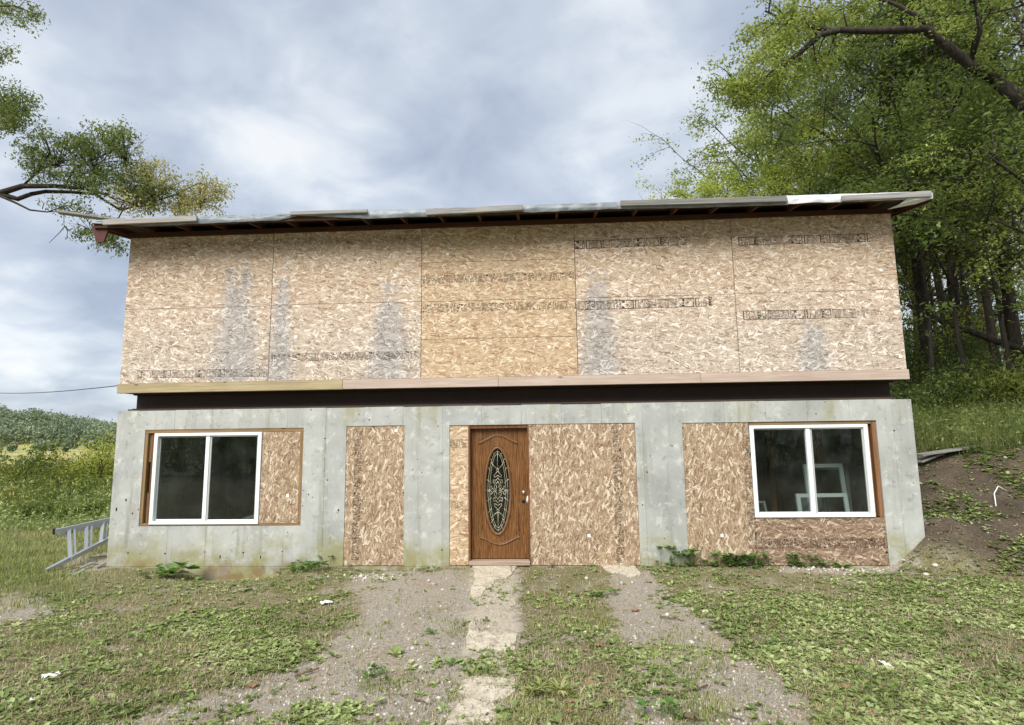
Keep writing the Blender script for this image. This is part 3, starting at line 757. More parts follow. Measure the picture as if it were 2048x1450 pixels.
# --- eave: ledger, rafters, deck, tarp and the boards that hold it down
SL = .14; YE = -.5
def zroof(y): return 5.312+SL*y            # underside of the deck's rafters
xl, xh = -.25, 12.52
for i, (a, b) in enumerate([(0.0, W_*1-.002), (W_+.002, 3*W_-.002), (3*W_+.002, 4*W_-.002), (4*W_+.002, 12.2)]):
    box('ledger_board', M['eave'], house, a, b, -.052, -.0175, ZT-.002+.003*(i % 2), zroof(-.05)-.003)
for k in range(22):
    x = -.20+k*.602; w = .04
    if x+w > xh: break
    V = [(x, YE+.03, zroof(YE+.03)), (x+w, YE+.03, zroof(YE+.03)), (x+w, 7.7, zroof(7.7)), (x, 7.7, zroof(7.7))]
    V += [(p[0], p[1], p[2]+.088) for p in V]
    MB().add(V, [(0, 3, 2, 1), (4, 5, 6, 7), (0, 1, 5, 4), (1, 2, 6, 5), (2, 3, 7, 6), (3, 0, 4, 7)]).build('rafter', M['rafter'], house)
V = [(xl, YE+.004, zroof(YE)+.09), (xh, YE+.004, zroof(YE)+.09), (xh, 7.75, zroof(7.75)+.09), (xl, 7.75, zroof(7.75)+.09)]
V += [(p[0], p[1], p[2]+.014) for p in V]
MB().add(V, [(0, 3, 2, 1), (4, 5, 6, 7), (0, 1, 5, 4), (1, 2, 6, 5), (2, 3, 7, 6), (3, 0, 4, 7)]).build('roof_deck', M['deck'], house)
# thin sub-fascia boards along the rafter ends
fx = [xl+.01, 2.1, 5.2, 8.7, 11.75, xh-.01]
for a, b in zip(fx[:-1], fx[1:]):
    dz = rnd.uniform(-.006, .006)
    box('sub_fascia', M['eave'], house, a+.002, b-.002, YE-.012, YE+.02, zroof(YE)-.012+dz, zroof(YE)+.086)
# rake boards under the two ends
for x in (xl+.005, xh-.04):
    V = [(x, YE+.03, zroof(YE+.03)-.03), (x+.036, YE+.03, zroof(YE+.03)-.03), (x+.036, 7.7, zroof(7.7)-.03), (x, 7.7, zroof(7.7)-.03)]
    V += [(p[0], p[1], p[2]+.115) for p in V]
    MB().add(V, [(0, 3, 2, 1), (4, 5, 6, 7), (0, 1, 5, 4), (1, 2, 6, 5), (2, 3, 7, 6), (3, 0, 4, 7)]).build('rake_board', M['red'], house)
# torn red gusset hanging at the left end
e = [P(182, 449, -.46), P(216, 462, -.46), P(208, 484, -.46), P(195, 485, -.46)]
MB().prism([(p[0], p[2]) for p in e][::-1], -.47, -.44).build('hanging_gusset', M['red'], house)

def tarp_mesh(name, m, u0, u1, bottoms, seed, lift=0.0):
    """wrinkled sheet running off the roof and down over its edge"""
    rg = np.random.default_rng(seed); x0, x1 = P(u0, 435, YE)[0], P(u1, 410, YE)[0]
    n = max(12, int((x1-x0)/.035)); xs = np.linspace(x0, x1, n)
    zb = np.interp(xs, [P(u, 430, YE)[0] for u, _ in bottoms], [P(u, v, YE-.03)[2] for u, v in bottoms])
    prof = [(3.0, 0), (1.5, 0), (.6, 0), (.1, 0), (-.25, 0), (-.42, 0), (YE-.012, -.004), (YE-.028, -.03)]
    zt0 = zroof(YE)+.112; rows = []
    for j, (y, dz) in enumerate(prof):
        z = zroof(y)+.112+dz+lift
        rows.append(np.stack([xs, np.full(n, y)-(.01*fbm(xs*3+seed, xs*0+j)), z+.02*(fbm(xs*4+seed, np.full(n, j*.7+seed), 3)-.35)*(j < 7)], -1))
    for k in range(1, 8):
        f = k/7
        wr = .035*(fbm(xs*7+seed*3, f*1.4+xs*1.9, 3)-.5)
        rows.append(np.stack([xs, YE-.03-.012*np.sin(f*3)+wr, (zt0-.03+lift)*(1-f)+(zb+.012*(fbm(xs*5, xs*0+seed)-.5))*f], -1))
    V = np.concatenate(rows); r_ = len(rows); i = np.arange(r_*n).reshape(r_, n)
    F = np.stack([i[:-1, :-1], i[:-1, 1:], i[1:, 1:], i[1:, :-1]], -1).reshape(-1, 4)
    o = link(name, mesh_np(name, V, F, True), m, house); return o
tarp_mesh('roof_tarp', M['tarp'], 188, 872, [(188, 447), (300, 452), (395, 448), (560, 440), (600, 432), (735, 437), (872, 432)], 3)
tarp_mesh('roof_tarp', M['tarp'], 866, 1262, [(866, 432), (1040, 424), (1062, 424), (1240, 418), (1262, 418)], 5, .004)
tarp_mesh('roof_tarp', M['tarp'], 1255, 1574, [(1255, 418), (1574, 410)], 8, .002)
tarp_mesh('roof_tarp', M['tarp_w'], 1566, 1862, [(1566, 408), (1640, 405), (1690, 404), (1862, 398)], 12, .006)
# flap of white tarp folded back under the right rake
e = [P(1776, 419, -.40), P(1800, 409, -.50), P(1815, 397, -.555), P(1838, 390, -.575), P(1866, 386, -.56), P(1866, 397, -.54), P(1832, 408, -.47)]
mid = np.mean(e, 0)+np.array([0, -.04, -.01])
MB().add(e+[mid]+[p+np.array([0, .012, .01]) for p in e], [(i, (i+1) % 7, 7) for i in range(7)]+[(i, (i+1) % 7, 8+(i+1) % 7, 8+i) for i in range(7)]).build('tarp_flap', M['tarp_w'], house)
# boards laid along the edge
for (u0, v0, u1, v1, th, m) in [(207, 445, 394, 437, .085, 'pale_board'), (580, 427, 735, 422, .055, 'grey_board'), (852, 425, 1046, 415, .085, 'grey_board'), (1241, 407, 1573, 398, .085, 'dark_board'), (1683, 397, 1862, 388, .085, 'grey_board')]:
    a, b = P(u0, v0, YE-.07), P(u1, v1, YE-.07)
    MB().bar(a, b, .036, th).build('edge_board', M[m], house, bevel=.004)
# --- plank lying loose on the roof, sticking out to the left
a, b = P(116, 424, -.35), P(330, 444, .05); pl = MB().bar(a, a+(b-a)*.9+np.array([0, .25, 0]), .13, .035).build('loose_plank', M['grey_board'])
tag(pl, 'grey weathered plank sticking out past the left end of the roof', 'plank')

# --- openings --------------------------------------------------------------
def lower_sheet(m, x0, x1, z0, z1, y=.03, th=.012, holes=()): return plate('osb_infill', M[m], house, x0, x1, z0, z1, y, y+th, holes)
# left window opening: lumber buck, gap studs, window, infill
L, R_, B, T = OPEN[0]
def buck(name, m, *a): return box(name, M[m], house, *a, bevel=.003)
buck('window_buck', 'stud_h', L+.003, R_-.003, .006, .2, T-.055, T-.003)
buck('window_buck', 'stud_v', L+.003, L+.052, .004, .2, B+.045, T-.057)
buck('window_buck', 'stud_v', R_-.055, R_-.003, .004, .2, B+.045, T-.057)
buck('window_buck', 'stud_h', L+.003, 1.2, .008, .2, B+.003, B+.043)
buck('window_buck', 'stud_h', 1.203, R_-.003, .012, .2, B+.003, B+.038)
buck('gap_stud', 'stud_v', L+.055, L+.095, .06, .2, B+.045, B+.5); buck('gap_stud', 'stud_v', L+.055, L+.098, .05, .2, B+.98, T-.058)
buck('gap_stud', 'jamb', L+.10, L+.14, .035, .2, B+.045, T-.058)
p_l = lower_sheet('osb_low_v', 2.38, R_-.056, B+.04, T-.057, .012)
paper_tag(p_l, 575, 991, .0118)

def window(x0, x1, z0, z1, y, name='window'):
    w = empty(name, ((x0+x1)/2, y, z0)); w.parent = house
    ox, oz = (x0+x1)/2, z0
    def b(nm, m, *a):
        a = list(a); a[0] -= ox; a[1] -= ox; a[2] -= y; a[3] -= y; a[4] -= oz; a[5] -= oz
        return box(nm, M[m], w, *a, bevel=.0025)
    f = .058; d = .075
    b('outer_frame', 'vinyl', x0, x0+f, y-.02, y+d, z0, z1); b('outer_frame', 'vinyl', x1-f, x1, y-.02, y+d, z0, z1)
    b('outer_frame', 'vinyl', x0+f+.0005, x1-f-.0005, y-.019, y+d, z1-f*.8, z1); b('outer_frame', 'vinyl', x0+f+.0005, x1-f-.0005, y-.019, y+d, z0, z0+f*.85)
    xm = (x0+x1)/2
    zi0, zi1 = z0+f*.85+.001, z1-f*.8-.001
    # fixed light on the left, set back; sliding sash on the right, in front
    s = .022
    b('sash_rail', 'vinyl_grey', x0+f+.001, x0+f+s, y+.03, y+.055, zi0, zi1); b('sash_rail', 'vinyl_grey', x0+f+s+.001, xm-.035, y+.03, y+.055, zi1-s, zi1-.0005)
    b('sash_rail', 'vinyl', x0+f+s+.001, xm-.035, y+.03, y+.055, zi0, zi0+s)
    b('meeting_rail', 'vinyl', xm-.034, xm+.026, y-.004, y+.05, zi0, zi1)
    b('sash_rail', 'vinyl_grey', xm+.027, xm+.027+s*1.4, y+.006, y+.03, zi0, zi1); b('sash_rail', 'vinyl_grey', x1-f-s, x1-f-.001, y+.006, y+.03, zi0, zi1)
    b('sash_rail', 'vinyl', xm+.028+s*1.4, x1-f-s-.001, y+.006, y+.03, zi0, zi0+s*.8); b('sash_rail', 'vinyl', xm+.028+s*1.4, x1-f-s-.001, y+.006, y+.03, zi1-s*.8, zi1)
    b('pane', 'glass', x0+f+s*.6, xm-.034, y+.041, y+.044, zi0+s*.5, zi1-s*.5)
    b('pane', 'glass', xm+.027+s, x1-f-s*.6, y+.016, y+.019, zi0+s*.4, zi1-s*.4)
    return w
window(.636, 2.374, .604, 2.006, .012)
# narrow board panel
sp2 = lower_sheet('osb_low_v', OPEN[1][0]+.003, OPEN[1][1]-.003, -.012, OPEN[1][3]-.004, .010)
def vband(par, u0, v0, u1, v1, width, y, m='ink_faint', flip=True):
    a, b = P(u0, v0, y), P(u1, v1, y); stamp(par, (a[0], a[2]), (b[0], b[2]), width, y, 'lines', m, flip=flip)
vband(sp2, 718, 1122, 726, 862, .125, .0094, 'ink', False)
paper_tag(sp2, 792, 861, .0098)
# door opening
spd = lower_sheet('osb_low_p', OPEN[2][0]+.003, 5.618, -.012, OPEN[2][3]-.003, .012)
a_, b_ = P(899, 897, .0114), P(934, 896, .0114); stamp(spd, (a_[0], a_[2]), (b_[0], b_[2]), .14, .0114, 'lines', 'ink', rg=random.Random(5))
a_, b_ = P(901, 1022, .0114), P(938, 1021, .0114); stamp(spd, (a_[0], a_[2]), (b_[0], b_[2]), .14, .0114, 'lines', 'ink_faint', rg=random.Random(9))
spr1 = lower_sheet('osb_low_p2' if False else 'osb_low_v', 6.546, P(1107, 1000)[0]-.002, -.012, OPEN[2][3]-.003, .009)
spr2 = lower_sheet('osb_low_v', P(1107, 1000)[0]+.002, OPEN[2][1]-.003, -.012, OPEN[2][3]-.003, .011)
vband(spr2, 1224, 849, 1232, 1126, .135, .0104, 'ink', False)
paper_tag(spr2, 1178, 1071, .0108)

# ---- front door
Y = .10
dl, dr, db, dt = P(943, 1117, Y)[0], P(1058, 1117, Y)[0], P(1000, 1117, Y)[2], P(1000, 857, Y)[2]
door = empty('door', (dl, Y, db)); door.parent = house
door['label'] = 'stained oak door with an oval of leaded glass'
D = Vector((dl, Y, db))
def dpart(mb, name, m, parent=None):
    mb.v = [(p[0]-D.x, p[1]-D.y, p[2]-D.z) for p in mb.v]
    return mb.build(name, M[m], parent or door)
def ell(cx_, cz_, ax_, az_, n, y): return [(cx_+ax_*math.cos(2*math.pi*i/n), y, cz_+az_*math.sin(2*math.pi*i/n)) for i in range(n)]
oc = P(995.5, 981, Y); ocx, ocz = oc[0], oc[2]; kx = (P(1020, 981, Y)[0]-P(971, 981, Y)[0])/2; kz = (P(995, 894, Y)[2]-P(995, 1064, Y)[2])/2
# slab with an oval hole
n = 64; mb = MB(); E_ = ell(ocx, ocz, kx, kz, n, Y); 
outer = []
for i in range(n):
    t = 2*math.pi*i/n; dx, dz = math.cos(t)*kx, math.sin(t)*kz
    s = min(((dr if dx > 0 else dl)-ocx)/dx if abs(dx) > 1e-9 else 1e9, ((dt if dz > 0 else db)-ocz)/dz if abs(dz) > 1e-9 else 1e9)
    outer.append((ocx+dx*s, Y, ocz+dz*s))
# corners snapped
for cxn, czn in ((dl, db), (dr, db), (dl, dt), (dr, dt)):
    j = min(range(n), key=lambda i: (outer[i][0]-cxn)**2+(outer[i][2]-czn)**2); outer[j] = (cxn, Y, czn)
Vf = E_+outer; Vb = [(p[0], Y+.045, p[2]) for p in Vf]
F = [(i, (i+1) % n, n+(i+1) % n, n+i)[::-1] for i in range(n)]
F += [tuple(2*n+k for k in f[::-1]) for f in F]
F += [(n+i, n+(i+1) % n, 3*n+(i+1) % n, 3*n+i) for i in range(n)] + [(i, 2*n+i, 2*n+(i+1) % n, (i+1) % n) for i in range(n)]
dpart(mb.add(Vf+Vb, F), 'slab', 'door')
ring = MB().tube([(p[0], Y-.002, p[2]) for p in ell(ocx, ocz, kx+.012, kz+.012, 56, Y)], .020, 8, closed=True)
dpart(ring, 'oval_moulding', 'door_lite')
dpart(MB().tube([(p[0], Y-.001, p[2]) for p in ell(ocx, ocz, kx+.042, kz+.045, 56, Y)], .007, 6, closed=True), 'oval_moulding', 'door')
# raised arches above and below the oval
def arch(pts, up):
    P2 = []
    for i in range(41):
        f = i/40; u = pts[0][0]+(pts[2][0]-pts[0][0])*f
        ed = pts[0][1]+(pts[2][1]-pts[0][1])*f; b_ = math.cos((f-.5)*2*math.pi*.9)*.5+.5 if abs(f-.5) < .46 else 0
        b_ = max(0, min(1, (b_-.02)))
        v = ed+(pts[1][1]-ed)*b_
        p = P(u, v, Y); P2.append((p[0], Y-.001, p[2]))
    return P2
for pts in (((957, 886), (996, 870), (1035, 885)), ((960, 1075), (1000, 1089), (1040, 1074))):
    a_ = arch(pts, 1)
    dpart(MB().tube(a_, .014, 6), 'arched_moulding', 'door_lite'); dpart(MB().tube([(p[0], p[1]+.003, p[2]-(.022 if pts[0][1] < 900 else -.022)) for p in a_], .009, 6), 'arched_moulding', 'door')
# recessed panel lines down each side
for u in (962, 1036):
    a_, b_ = P(u, 905, Y), P(u+2, 1062, Y)
    dpart(MB().tube([(a_[0], Y+.001, a_[2]), (b_[0], Y+.001, b_[2])], .006, 5), 'panel_bead', 'door')
gp = MB().add([(p[0], Y+.02, p[2]) for p in ell(ocx, ocz, kx+.005, kz+.005, 48, Y)]+[(p[0], Y+.024, p[2]) for p in ell(ocx, ocz, kx+.005, kz+.005, 48, Y)], [tuple(range(48))[::-1], tuple(range(48, 96))]+[(i, (i+1) % 48, 48+(i+1) % 48, 48+i) for i in range(48)])
pane = dpart(gp, 'oval_pane', 'glass_door')
cm = MB(); rr = .0026
def came(pts, r=rr):        # normalised oval coordinates (-1..1)
    cm.tube([(ocx+x*kx, Y+.014, ocz+z*kz) for x, z in pts], r, 5)
def vesica(w, h): return [(w*math.cos(t)*(1-.12*abs(math.sin(t))), h*math.sin(t)) for t in [i*math.pi/24 for i in range(49)]]
came(vesica(.82, .93)); came(vesica(.66, .87))
for sx in (-1, 1):
    for x0, z0, x1, z1 in [(.40, .92, .22, .80), (.62, .76, .40, .66), (.84, .55, .55, .46), (.96, .27, .52, .17), (1.0, 0, .9, 0), (.96, -.27, .5, -.17), (.84, -.55, .5, -.42), (.60, -.78, .36, -.66), (.38, -.92, .22, -.80)]:
        came([(sx*x0, z0), (sx*(x0+x1)/2, (z0+z1)/2+.01), (sx*x1, z1)])
    came([(sx*.56, .68), (sx*.3, .58), (0, .50)]); came([(sx*.56, -.66), (sx*.3, -.56), (0, -.5)])
    for sz in (1, -1):
        # scrolls
        came([(0, sz*.46), (sx*.16, sz*.40), (sx*.30, sz*.36), (sx*.28, sz*.31), (sx*.12, sz*.33), (0, sz*.36)], .0032)
        came([(0, sz*.30), (sx*.14, sz*.24), (sx*.36, sz*.25), (sx*.38, sz*.18), (sx*.24, sz*.17), (sx*.20, sz*.21)], .0032)
        came([(0, sz*.22), (sx*.10, sz*.16), (sx*.24, sz*.13), (sx*.30, sz*.06), (sx*.18, sz*.03), (sx*.08, sz*.07), (sx*.12, sz*.12)], .0032)
        came([(sx*.08, sz*.01), (sx*.34, sz*.015), (sx*.46, sz*.05), (sx*.58, 0)], .003); came([(sx*.58, 0), (sx*.70, sz*.022), (sx*.84, 0)], .0032)
        came([(sx*.44, sz*.05), (sx*.52, sz*.10), (sx*.60, sz*.06)], .0028)
        came([(0, sz*.44), (sx*.10, sz*.47), (0, sz*.53)], .0028)
came([(0, .97), (0, .5)]); came([(0, -.97), (0, -.5)])
cm.v = [(p[0]-D.x, p[1]-D.y, p[2]-D.z) for p in cm.v]; tag(cm.build('leaded_pattern', M['came'], door), kind='stuff')
k_ = P(1047.5, 984.5, Y)
dpart(MB().tube([(k_[0], Y+.001, k_[2]), (k_[0], Y-.012, k_[2]), (k_[0], Y-.014, k_[2]), (k_[0], Y-.032, k_[2])], [.032, .031, .022, .019], 16), 'deadbolt', 'silver')
k_ = P(1047, 1003, Y); dpart(MB().tube([(k_[0], Y+.001, k_[2]), (k_[0], Y-.002, k_[2])], [.028, .027], 16), 'knob_hole', 'black')
k_ = P(1055.5, 999, Y); dpart(MB().tube([(k_[0], Y-.005, k_[2]-.05), (k_[0]-.004, Y-.03, k_[2]-.02), (k_[0], Y-.035, k_[2]+.02), (k_[0]+.004, Y-.01, k_[2]+.05)], [.014, .018, .018, .012], 8), 'latch_handle', 'plastic')
# jambs, head, threshold
box('door_jamb', M['jamb'], house, 5.622, dl-.004, .004, .19, .0, OPEN[2][3]-.004)
box('door_jamb', M['jamb'], house, dr+.004, 6.542, .014, .19, .0, OPEN[2][3]-.004)
box('door_head', M['jamb'], house, dl-.0035, dr+.0035, .02, .19, dt+.004, OPEN[2][3]-.004)
box('threshold', M['sill'], house, 5.63, 6.54, -.05, .2, -.005, db-.012, bevel=.006)

# right opening
L, R_, B, T = OPEN[3]
spw = lower_sheet('osb_low_v', L+.003, 9.838, -.012, T-.004, .010)
vband(spw, 1482, 845, 1499, 1110, .13, .0094, 'ink', False)
paper_tag(spw, 1444, 1071, .0098)
splw = lower_sheet('osb_low_h', 9.842, R_-.003, -.012, .655, .012)
a_, b_ = P(1513, 1098, .0114), P(1778, 1097, .0114); stamp(splw, (a_[0], a_[2]), (b_[0], b_[2]), .15, .0114, 'lines', 'ink', flip=True)
window(9.846, 11.556, .662, 2.002, .012)
buck('window_buck', 'stud', 11.562, 11.60, .05, .2, .66, T-.05); buck('window_buck', 'stud', 11.63, R_-.002, .02, .2, .66, T-.004)
buck('gap_stud', 'stud', 11.601, 11.629, .12, .2, .66, T-.05)
buck('window_buck', 'stud_h', 9.845, R_-.063, .022, .2, T-.048, T-.004)

# ------------------------------------------------------------------ things stored in the basement, seen through the right window
def stored_window(name, label, x, y, z, w, h, tilt, turn, m='vinyl', t=.06):
    e = tag(empty(name, (x, y, z)), label, 'window frame', 'window frames stored behind the glass'); e.rotation_euler = (tilt, 0, turn)
    for a in ((0, t, 0, .05, 0, h), (w-t, w, 0, .05, 0, h), (t+.001, w-t-.001, .001, .049, 0, t), (t+.001, w-t-.001, .001, .049, h-t, h)):
        box('frame_bar', M[m], e, *a, bevel=.003)
    box('pane', M['glass'], e, t*.8, w-t*.8, .022, .027, t*.8, h-t*.8)
    return e
stored_window('stored_window', 'tall white window frame leaning indoors behind the right hand window', 11.0, .75, -.03, .66, 1.42, -.10, .12)
stored_window('stored_window', 'second white frame leaning at the far right behind the right hand window', 11.2, 1.15, -.03, .62, 1.36, -.08, -.1, 'vinyl_grey')
stored_window('stored_window', 'low white frame with glass leaning in front of the taller stored frames', 10.72, .48, -.03, .80, .98, -.14, .05)
stored_window('stored_window', 'small grey frame leaning low behind the left half of the right window', 9.95, .62, -.03, .48, .86, -.28, .25, 'vinyl_grey', .03)
for (x, y, lab) in [(10.85, 2.0, 'bare timber post standing indoors behind the right hand window'), (11.5, 1.5, 'timber post standing indoors at the right edge of the right hand window')]:
    tag(box('timber_post', M['stud'], None, x, x+.09, y, y+.09, -.03, 2.35), lab, 'post')
b = tag(MB().bar((1.7, .75, .55), (2.15, .95, .7), .32, .04).build('stored_board', M['grey_board']), 'pale board lying indoors behind the left window', 'board')
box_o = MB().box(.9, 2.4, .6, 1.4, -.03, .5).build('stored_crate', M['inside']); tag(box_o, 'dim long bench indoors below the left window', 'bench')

# ------------------------------------------------------------------ ladder lying on its side by the left corner
lad = tag(empty('ladder', tuple(P(112, 1140, .25))), 'aluminium ladder lying on its side past the left corner of the house', 'ladder')
LO = Vector(lad.location)
ya, yb = .15, 3.6
ta, tb = Vector(P(108, 1061, ya)), None
q0 = Vector(P(108, 1063, .05)); q1 = Vector(P(214, 1040, .9)); r0 = Vector(P(92, 1142, -.35)); r1 = Vector(P(214, 1079, .9))
def lp(mb, name, m='alu'):
    mb.v = [(p[0]-LO.x, p[1]-LO.y, p[2]-LO.z) for p in mb.v]; return mb.build(name, M[m], lad)
dq = (q1-q0); dr_ = (r1-r0)
ext = 2.6
lp(MB().bar(q0, q0+dq*ext, .05, .06), 'side_rail'); lp(MB().bar(q0+Vector((.02, .1, -.05)), q0+dq*ext+Vector((.02, .1, -.05)), .03, .06), 'side_rail')
lp(MB().bar(r0, r0+dr_*ext*.8, .05, .06), 'side_rail'); lp(MB().bar(r0+dr_*.28+Vector((.06, .05, .03)), r0+dr_*ext*.8+Vector((.06, .05, .03)), .03, .06), 'side_rail')
lp(MB().bar(q0-dq*.012, q0+dq*.012, .036, .09), 'rail_cap', 'black')
for k in range(7):
    f = .24+k*.33
    a = q0+dq*f+Vector((0, .02, 0)); b = r0+dr_*(f*.78+.16)+Vector((0, .02, 0))
    if b.z > a.z: break
    lp(MB().bar(a, b, .05, .03), 'rung', 'alu'); lp(MB().bar(a+dq*.10, b+dr_*.08, .03, .03), 'rung', 'alu')

# ------------------------------------------------------------------ overhead cable
a, b = np.array(P(-60, 783, 26)), np.array(P(330, 760, 9)); pts = []
for i in range(25):
    f = i/24; p = a+(b-a)*f; pts.append((p[0], p[1], p[2]-.25*math.sin(math.pi*f)))
tag(MB().tube(pts, .016, 6).build('overhead_cable', M['wire']), 'thin overhead cable crossing the sky left of the house', 'cable')

# ------------------------------------------------------------------ vegetation generators
def perp(d, rg):
    v = Vector((rg.gauss(0, 1), rg.gauss(0, 1), rg.gauss(0, 1))); v = v-d*v.dot(d)
    return v.normalized() if v.length > 1e-6 else d.orthogonal().normalized()
class Tree:
    def __init__(s, seed): s.rg = random.Random(seed); s.nrg = np.random.default_rng(seed); s.wood = MB(); s.tips = []
    def limb(s, path, r0, r1, sides=7):
        n = len(path); s.wood.tube(path, [r0+(r1-r0)*i/(n-1) for i in range(n)], sides)
    def branch(s, start, d, length, r, level, maxl, grav=-.05, kids=5, spread=.9, seg=5, wander=.18):
        rg = s.rg; p = Vector(start); d = Vector(d).normalized(); path = [p.copy()]
        for i in range(seg):
            d = (d+perp(d, rg)*wander+Vector((0, 0, grav if level >= 2 else .06))).normalized(); p = p+d*(length/seg); path.append(p.copy())
        s.limb(path, r, r*.35 if level < maxl else r*.2, 6 if level < 2 else 4)
        if level >= maxl:
            s.tips.append(path); return
        for k in range(kids):
            f = .3+.7*(k+rg.random()*.8)/kids; f = min(f, 1); i = min(int(f*seg), seg-1); q = path[i].lerp(path[i+1], f*seg-i if f*seg-i <= 1 else 1)
            dd = (path[i+1]-path[i]).normalized(); nd = (dd*(1-.45*spread)+perp(dd, rg)*spread*.8+Vector((0, 0, .1))).normalized()
            s.branch(q, nd, length*rg.uniform(.42, .66), r*.42, level+1, maxl, grav, kids, spread, max(3, seg-1), wander)
        s.branch(path[-1], d, length*.5, r*.35, level+1, maxl, grav, kids, spread, max(3, seg-1), wander)
    def leaf_mesh(s, per, size, sig=.16, **kw):
        pts = []; bare = kw.pop('bare', .0); flatz = kw.pop('flatz', 1.0); sg = np.array([sig, sig, sig*flatz])
        for path in s.tips:
            if s.rg.random() < bare: continue
            a = np.array([tuple(p) for p in path]); m = max(2, int(per*s.rg.uniform(.6, 1.4)))
            t = s.nrg.uniform(.1, 1, m)*(len(a)-1); i = np.minimum(t.astype(int), len(a)-2); f = (t-i)[:, None]
            pts.append(a[i]*(1-f)+a[i+1]*f+s.nrg.normal(0, 1, (m, 3))*sg)
        Cn = np.concatenate(pts); return mesh_np('foliage', *leaves_np(Cn, size, rg=s.nrg, **kw))
    def finish(s, root, m_bark, m_leaf, per, size, sig=.16, crown='crown', **kw):
        w = s.wood; w.v = [(p[0]-root.location.x, p[1]-root.location.y, p[2]-root.location.z) for p in w.v]
        s.tips = [[Vector(p)-root.location for p in t] for t in s.tips]
        w.build('trunk', m_bark, root); link(crown, s.leaf_mesh(per, size, sig, **kw), m_leaf, root)
def copy_tree(o, loc, rz, sc_=1.0, name=None):
    c = o.copy(); COL.objects.link(c); c.location = loc; c.rotation_euler = (0, 0, rz); c.scale = (sc_,)*3
    for ch in o.children:
        k = ch.copy(); COL.objects.link(k); k.parent = c
    return c

def woodland_tree(name, seed, H, crown_from, m_leaf, m_bark, lean=(0, 0), nl=13, per=26, size=.17, r=.2, spread=1.0, reach=.30, fork=False):
    root = empty(name, (0, 0, 0)); T = Tree(seed); rg = T.rg
    path = []; n = 14; wx, wy = rg.uniform(-.25, .25), rg.uniform(-.25, .25)
    for i in range(n+1):
        f = i/n; path.append(Vector((lean[0]*H*f+wx*math.sin(f*4)+.0, lean[1]*H*f+wy*math.sin(f*3.1), H*f*.93)))
    T.limb(path, r, r*.12, 8); T.wood.tube([Vector((0, 0, -.6)), Vector((0, 0, .0)), path[1]], [r*1.7, r*1.35, r*.98], 8)
    for k in range(nl):
        f = crown_from+(1-crown_from)*(k+rg.random()*.7)/nl; f = min(f, .985); i = int(f*n); q = path[i].lerp(path[i+1], f*n-i)
        az = k*2.4+rg.uniform(-.5, .5); el = rg.uniform(.15, .8)*(.5+f)
        d = Vector((math.cos(az)*math.cos(el), math.sin(az)*math.cos(el), math.sin(el)))
        ln = H*reach*(1.15-.75*((f-crown_from)/(1-crown_from))**1.5)*rg.uniform(.7, 1.25)
        T.branch(q, d, ln, r*.38*(1.1-f*.6), 1, 3, -.10, 4, spread, 5)
    T.finish(root, m_bark, m_leaf, int(per*2.1), size*.86, .22, aspect=.46, droop=.32, flat=.35, bare=.52, flatz=.5)
    return root

# ---- trees of the wood behind and right of the house
protos = {
    'tall': woodland_tree('woodland_tree', 21, 15, .30, M['leaf_dark'], M['bark'], (.02, 0), 16, 30, .18, .22),
    'lean': woodland_tree('woodland_tree', 22, 14, .42, M['leaf_dark'], M['bark_grey'], (-.10, .02), 14, 30, .18, .17),
    'wide': woodland_tree('woodland_tree', 23, 13, .22, M['leaf'], M['bark'], (-.03, -.02), 18, 34, .17, .24, reach=.36),
    'lime': woodland_tree('woodland_tree', 24, 11, .18, M['leaf_lime'], M['bark'], (0, 0), 22, 50, .15, .16, reach=.34),
    'under': woodland_tree('woodland_tree', 26, 7.5, .36, M['leaf_dark'], M['bark'], (.02, 0), 15, 24, .15, .08, reach=.42),
    'thin': woodland_tree('woodland_tree', 25, 13, .45, M['leaf'], M['bark_grey'], (.05, .0), 12, 26, .17, .11, reach=.24),
}
used = set()
def plant(kind, u, y, rz, s, label, cat='tree', group='trees of the wood behind the house'):
    x = P(u, 800, y)[0]; loc = (x, y, hz(x, y)-.05)
    p = protos[kind]
    if kind in used: o = copy_tree(p, loc, rz, s)
    else:
        used.add(kind); o = p; o.location = loc; o.rotation_euler = (0, 0, rz); o.scale = (s,)*3
    return tag(o, label, cat, group)
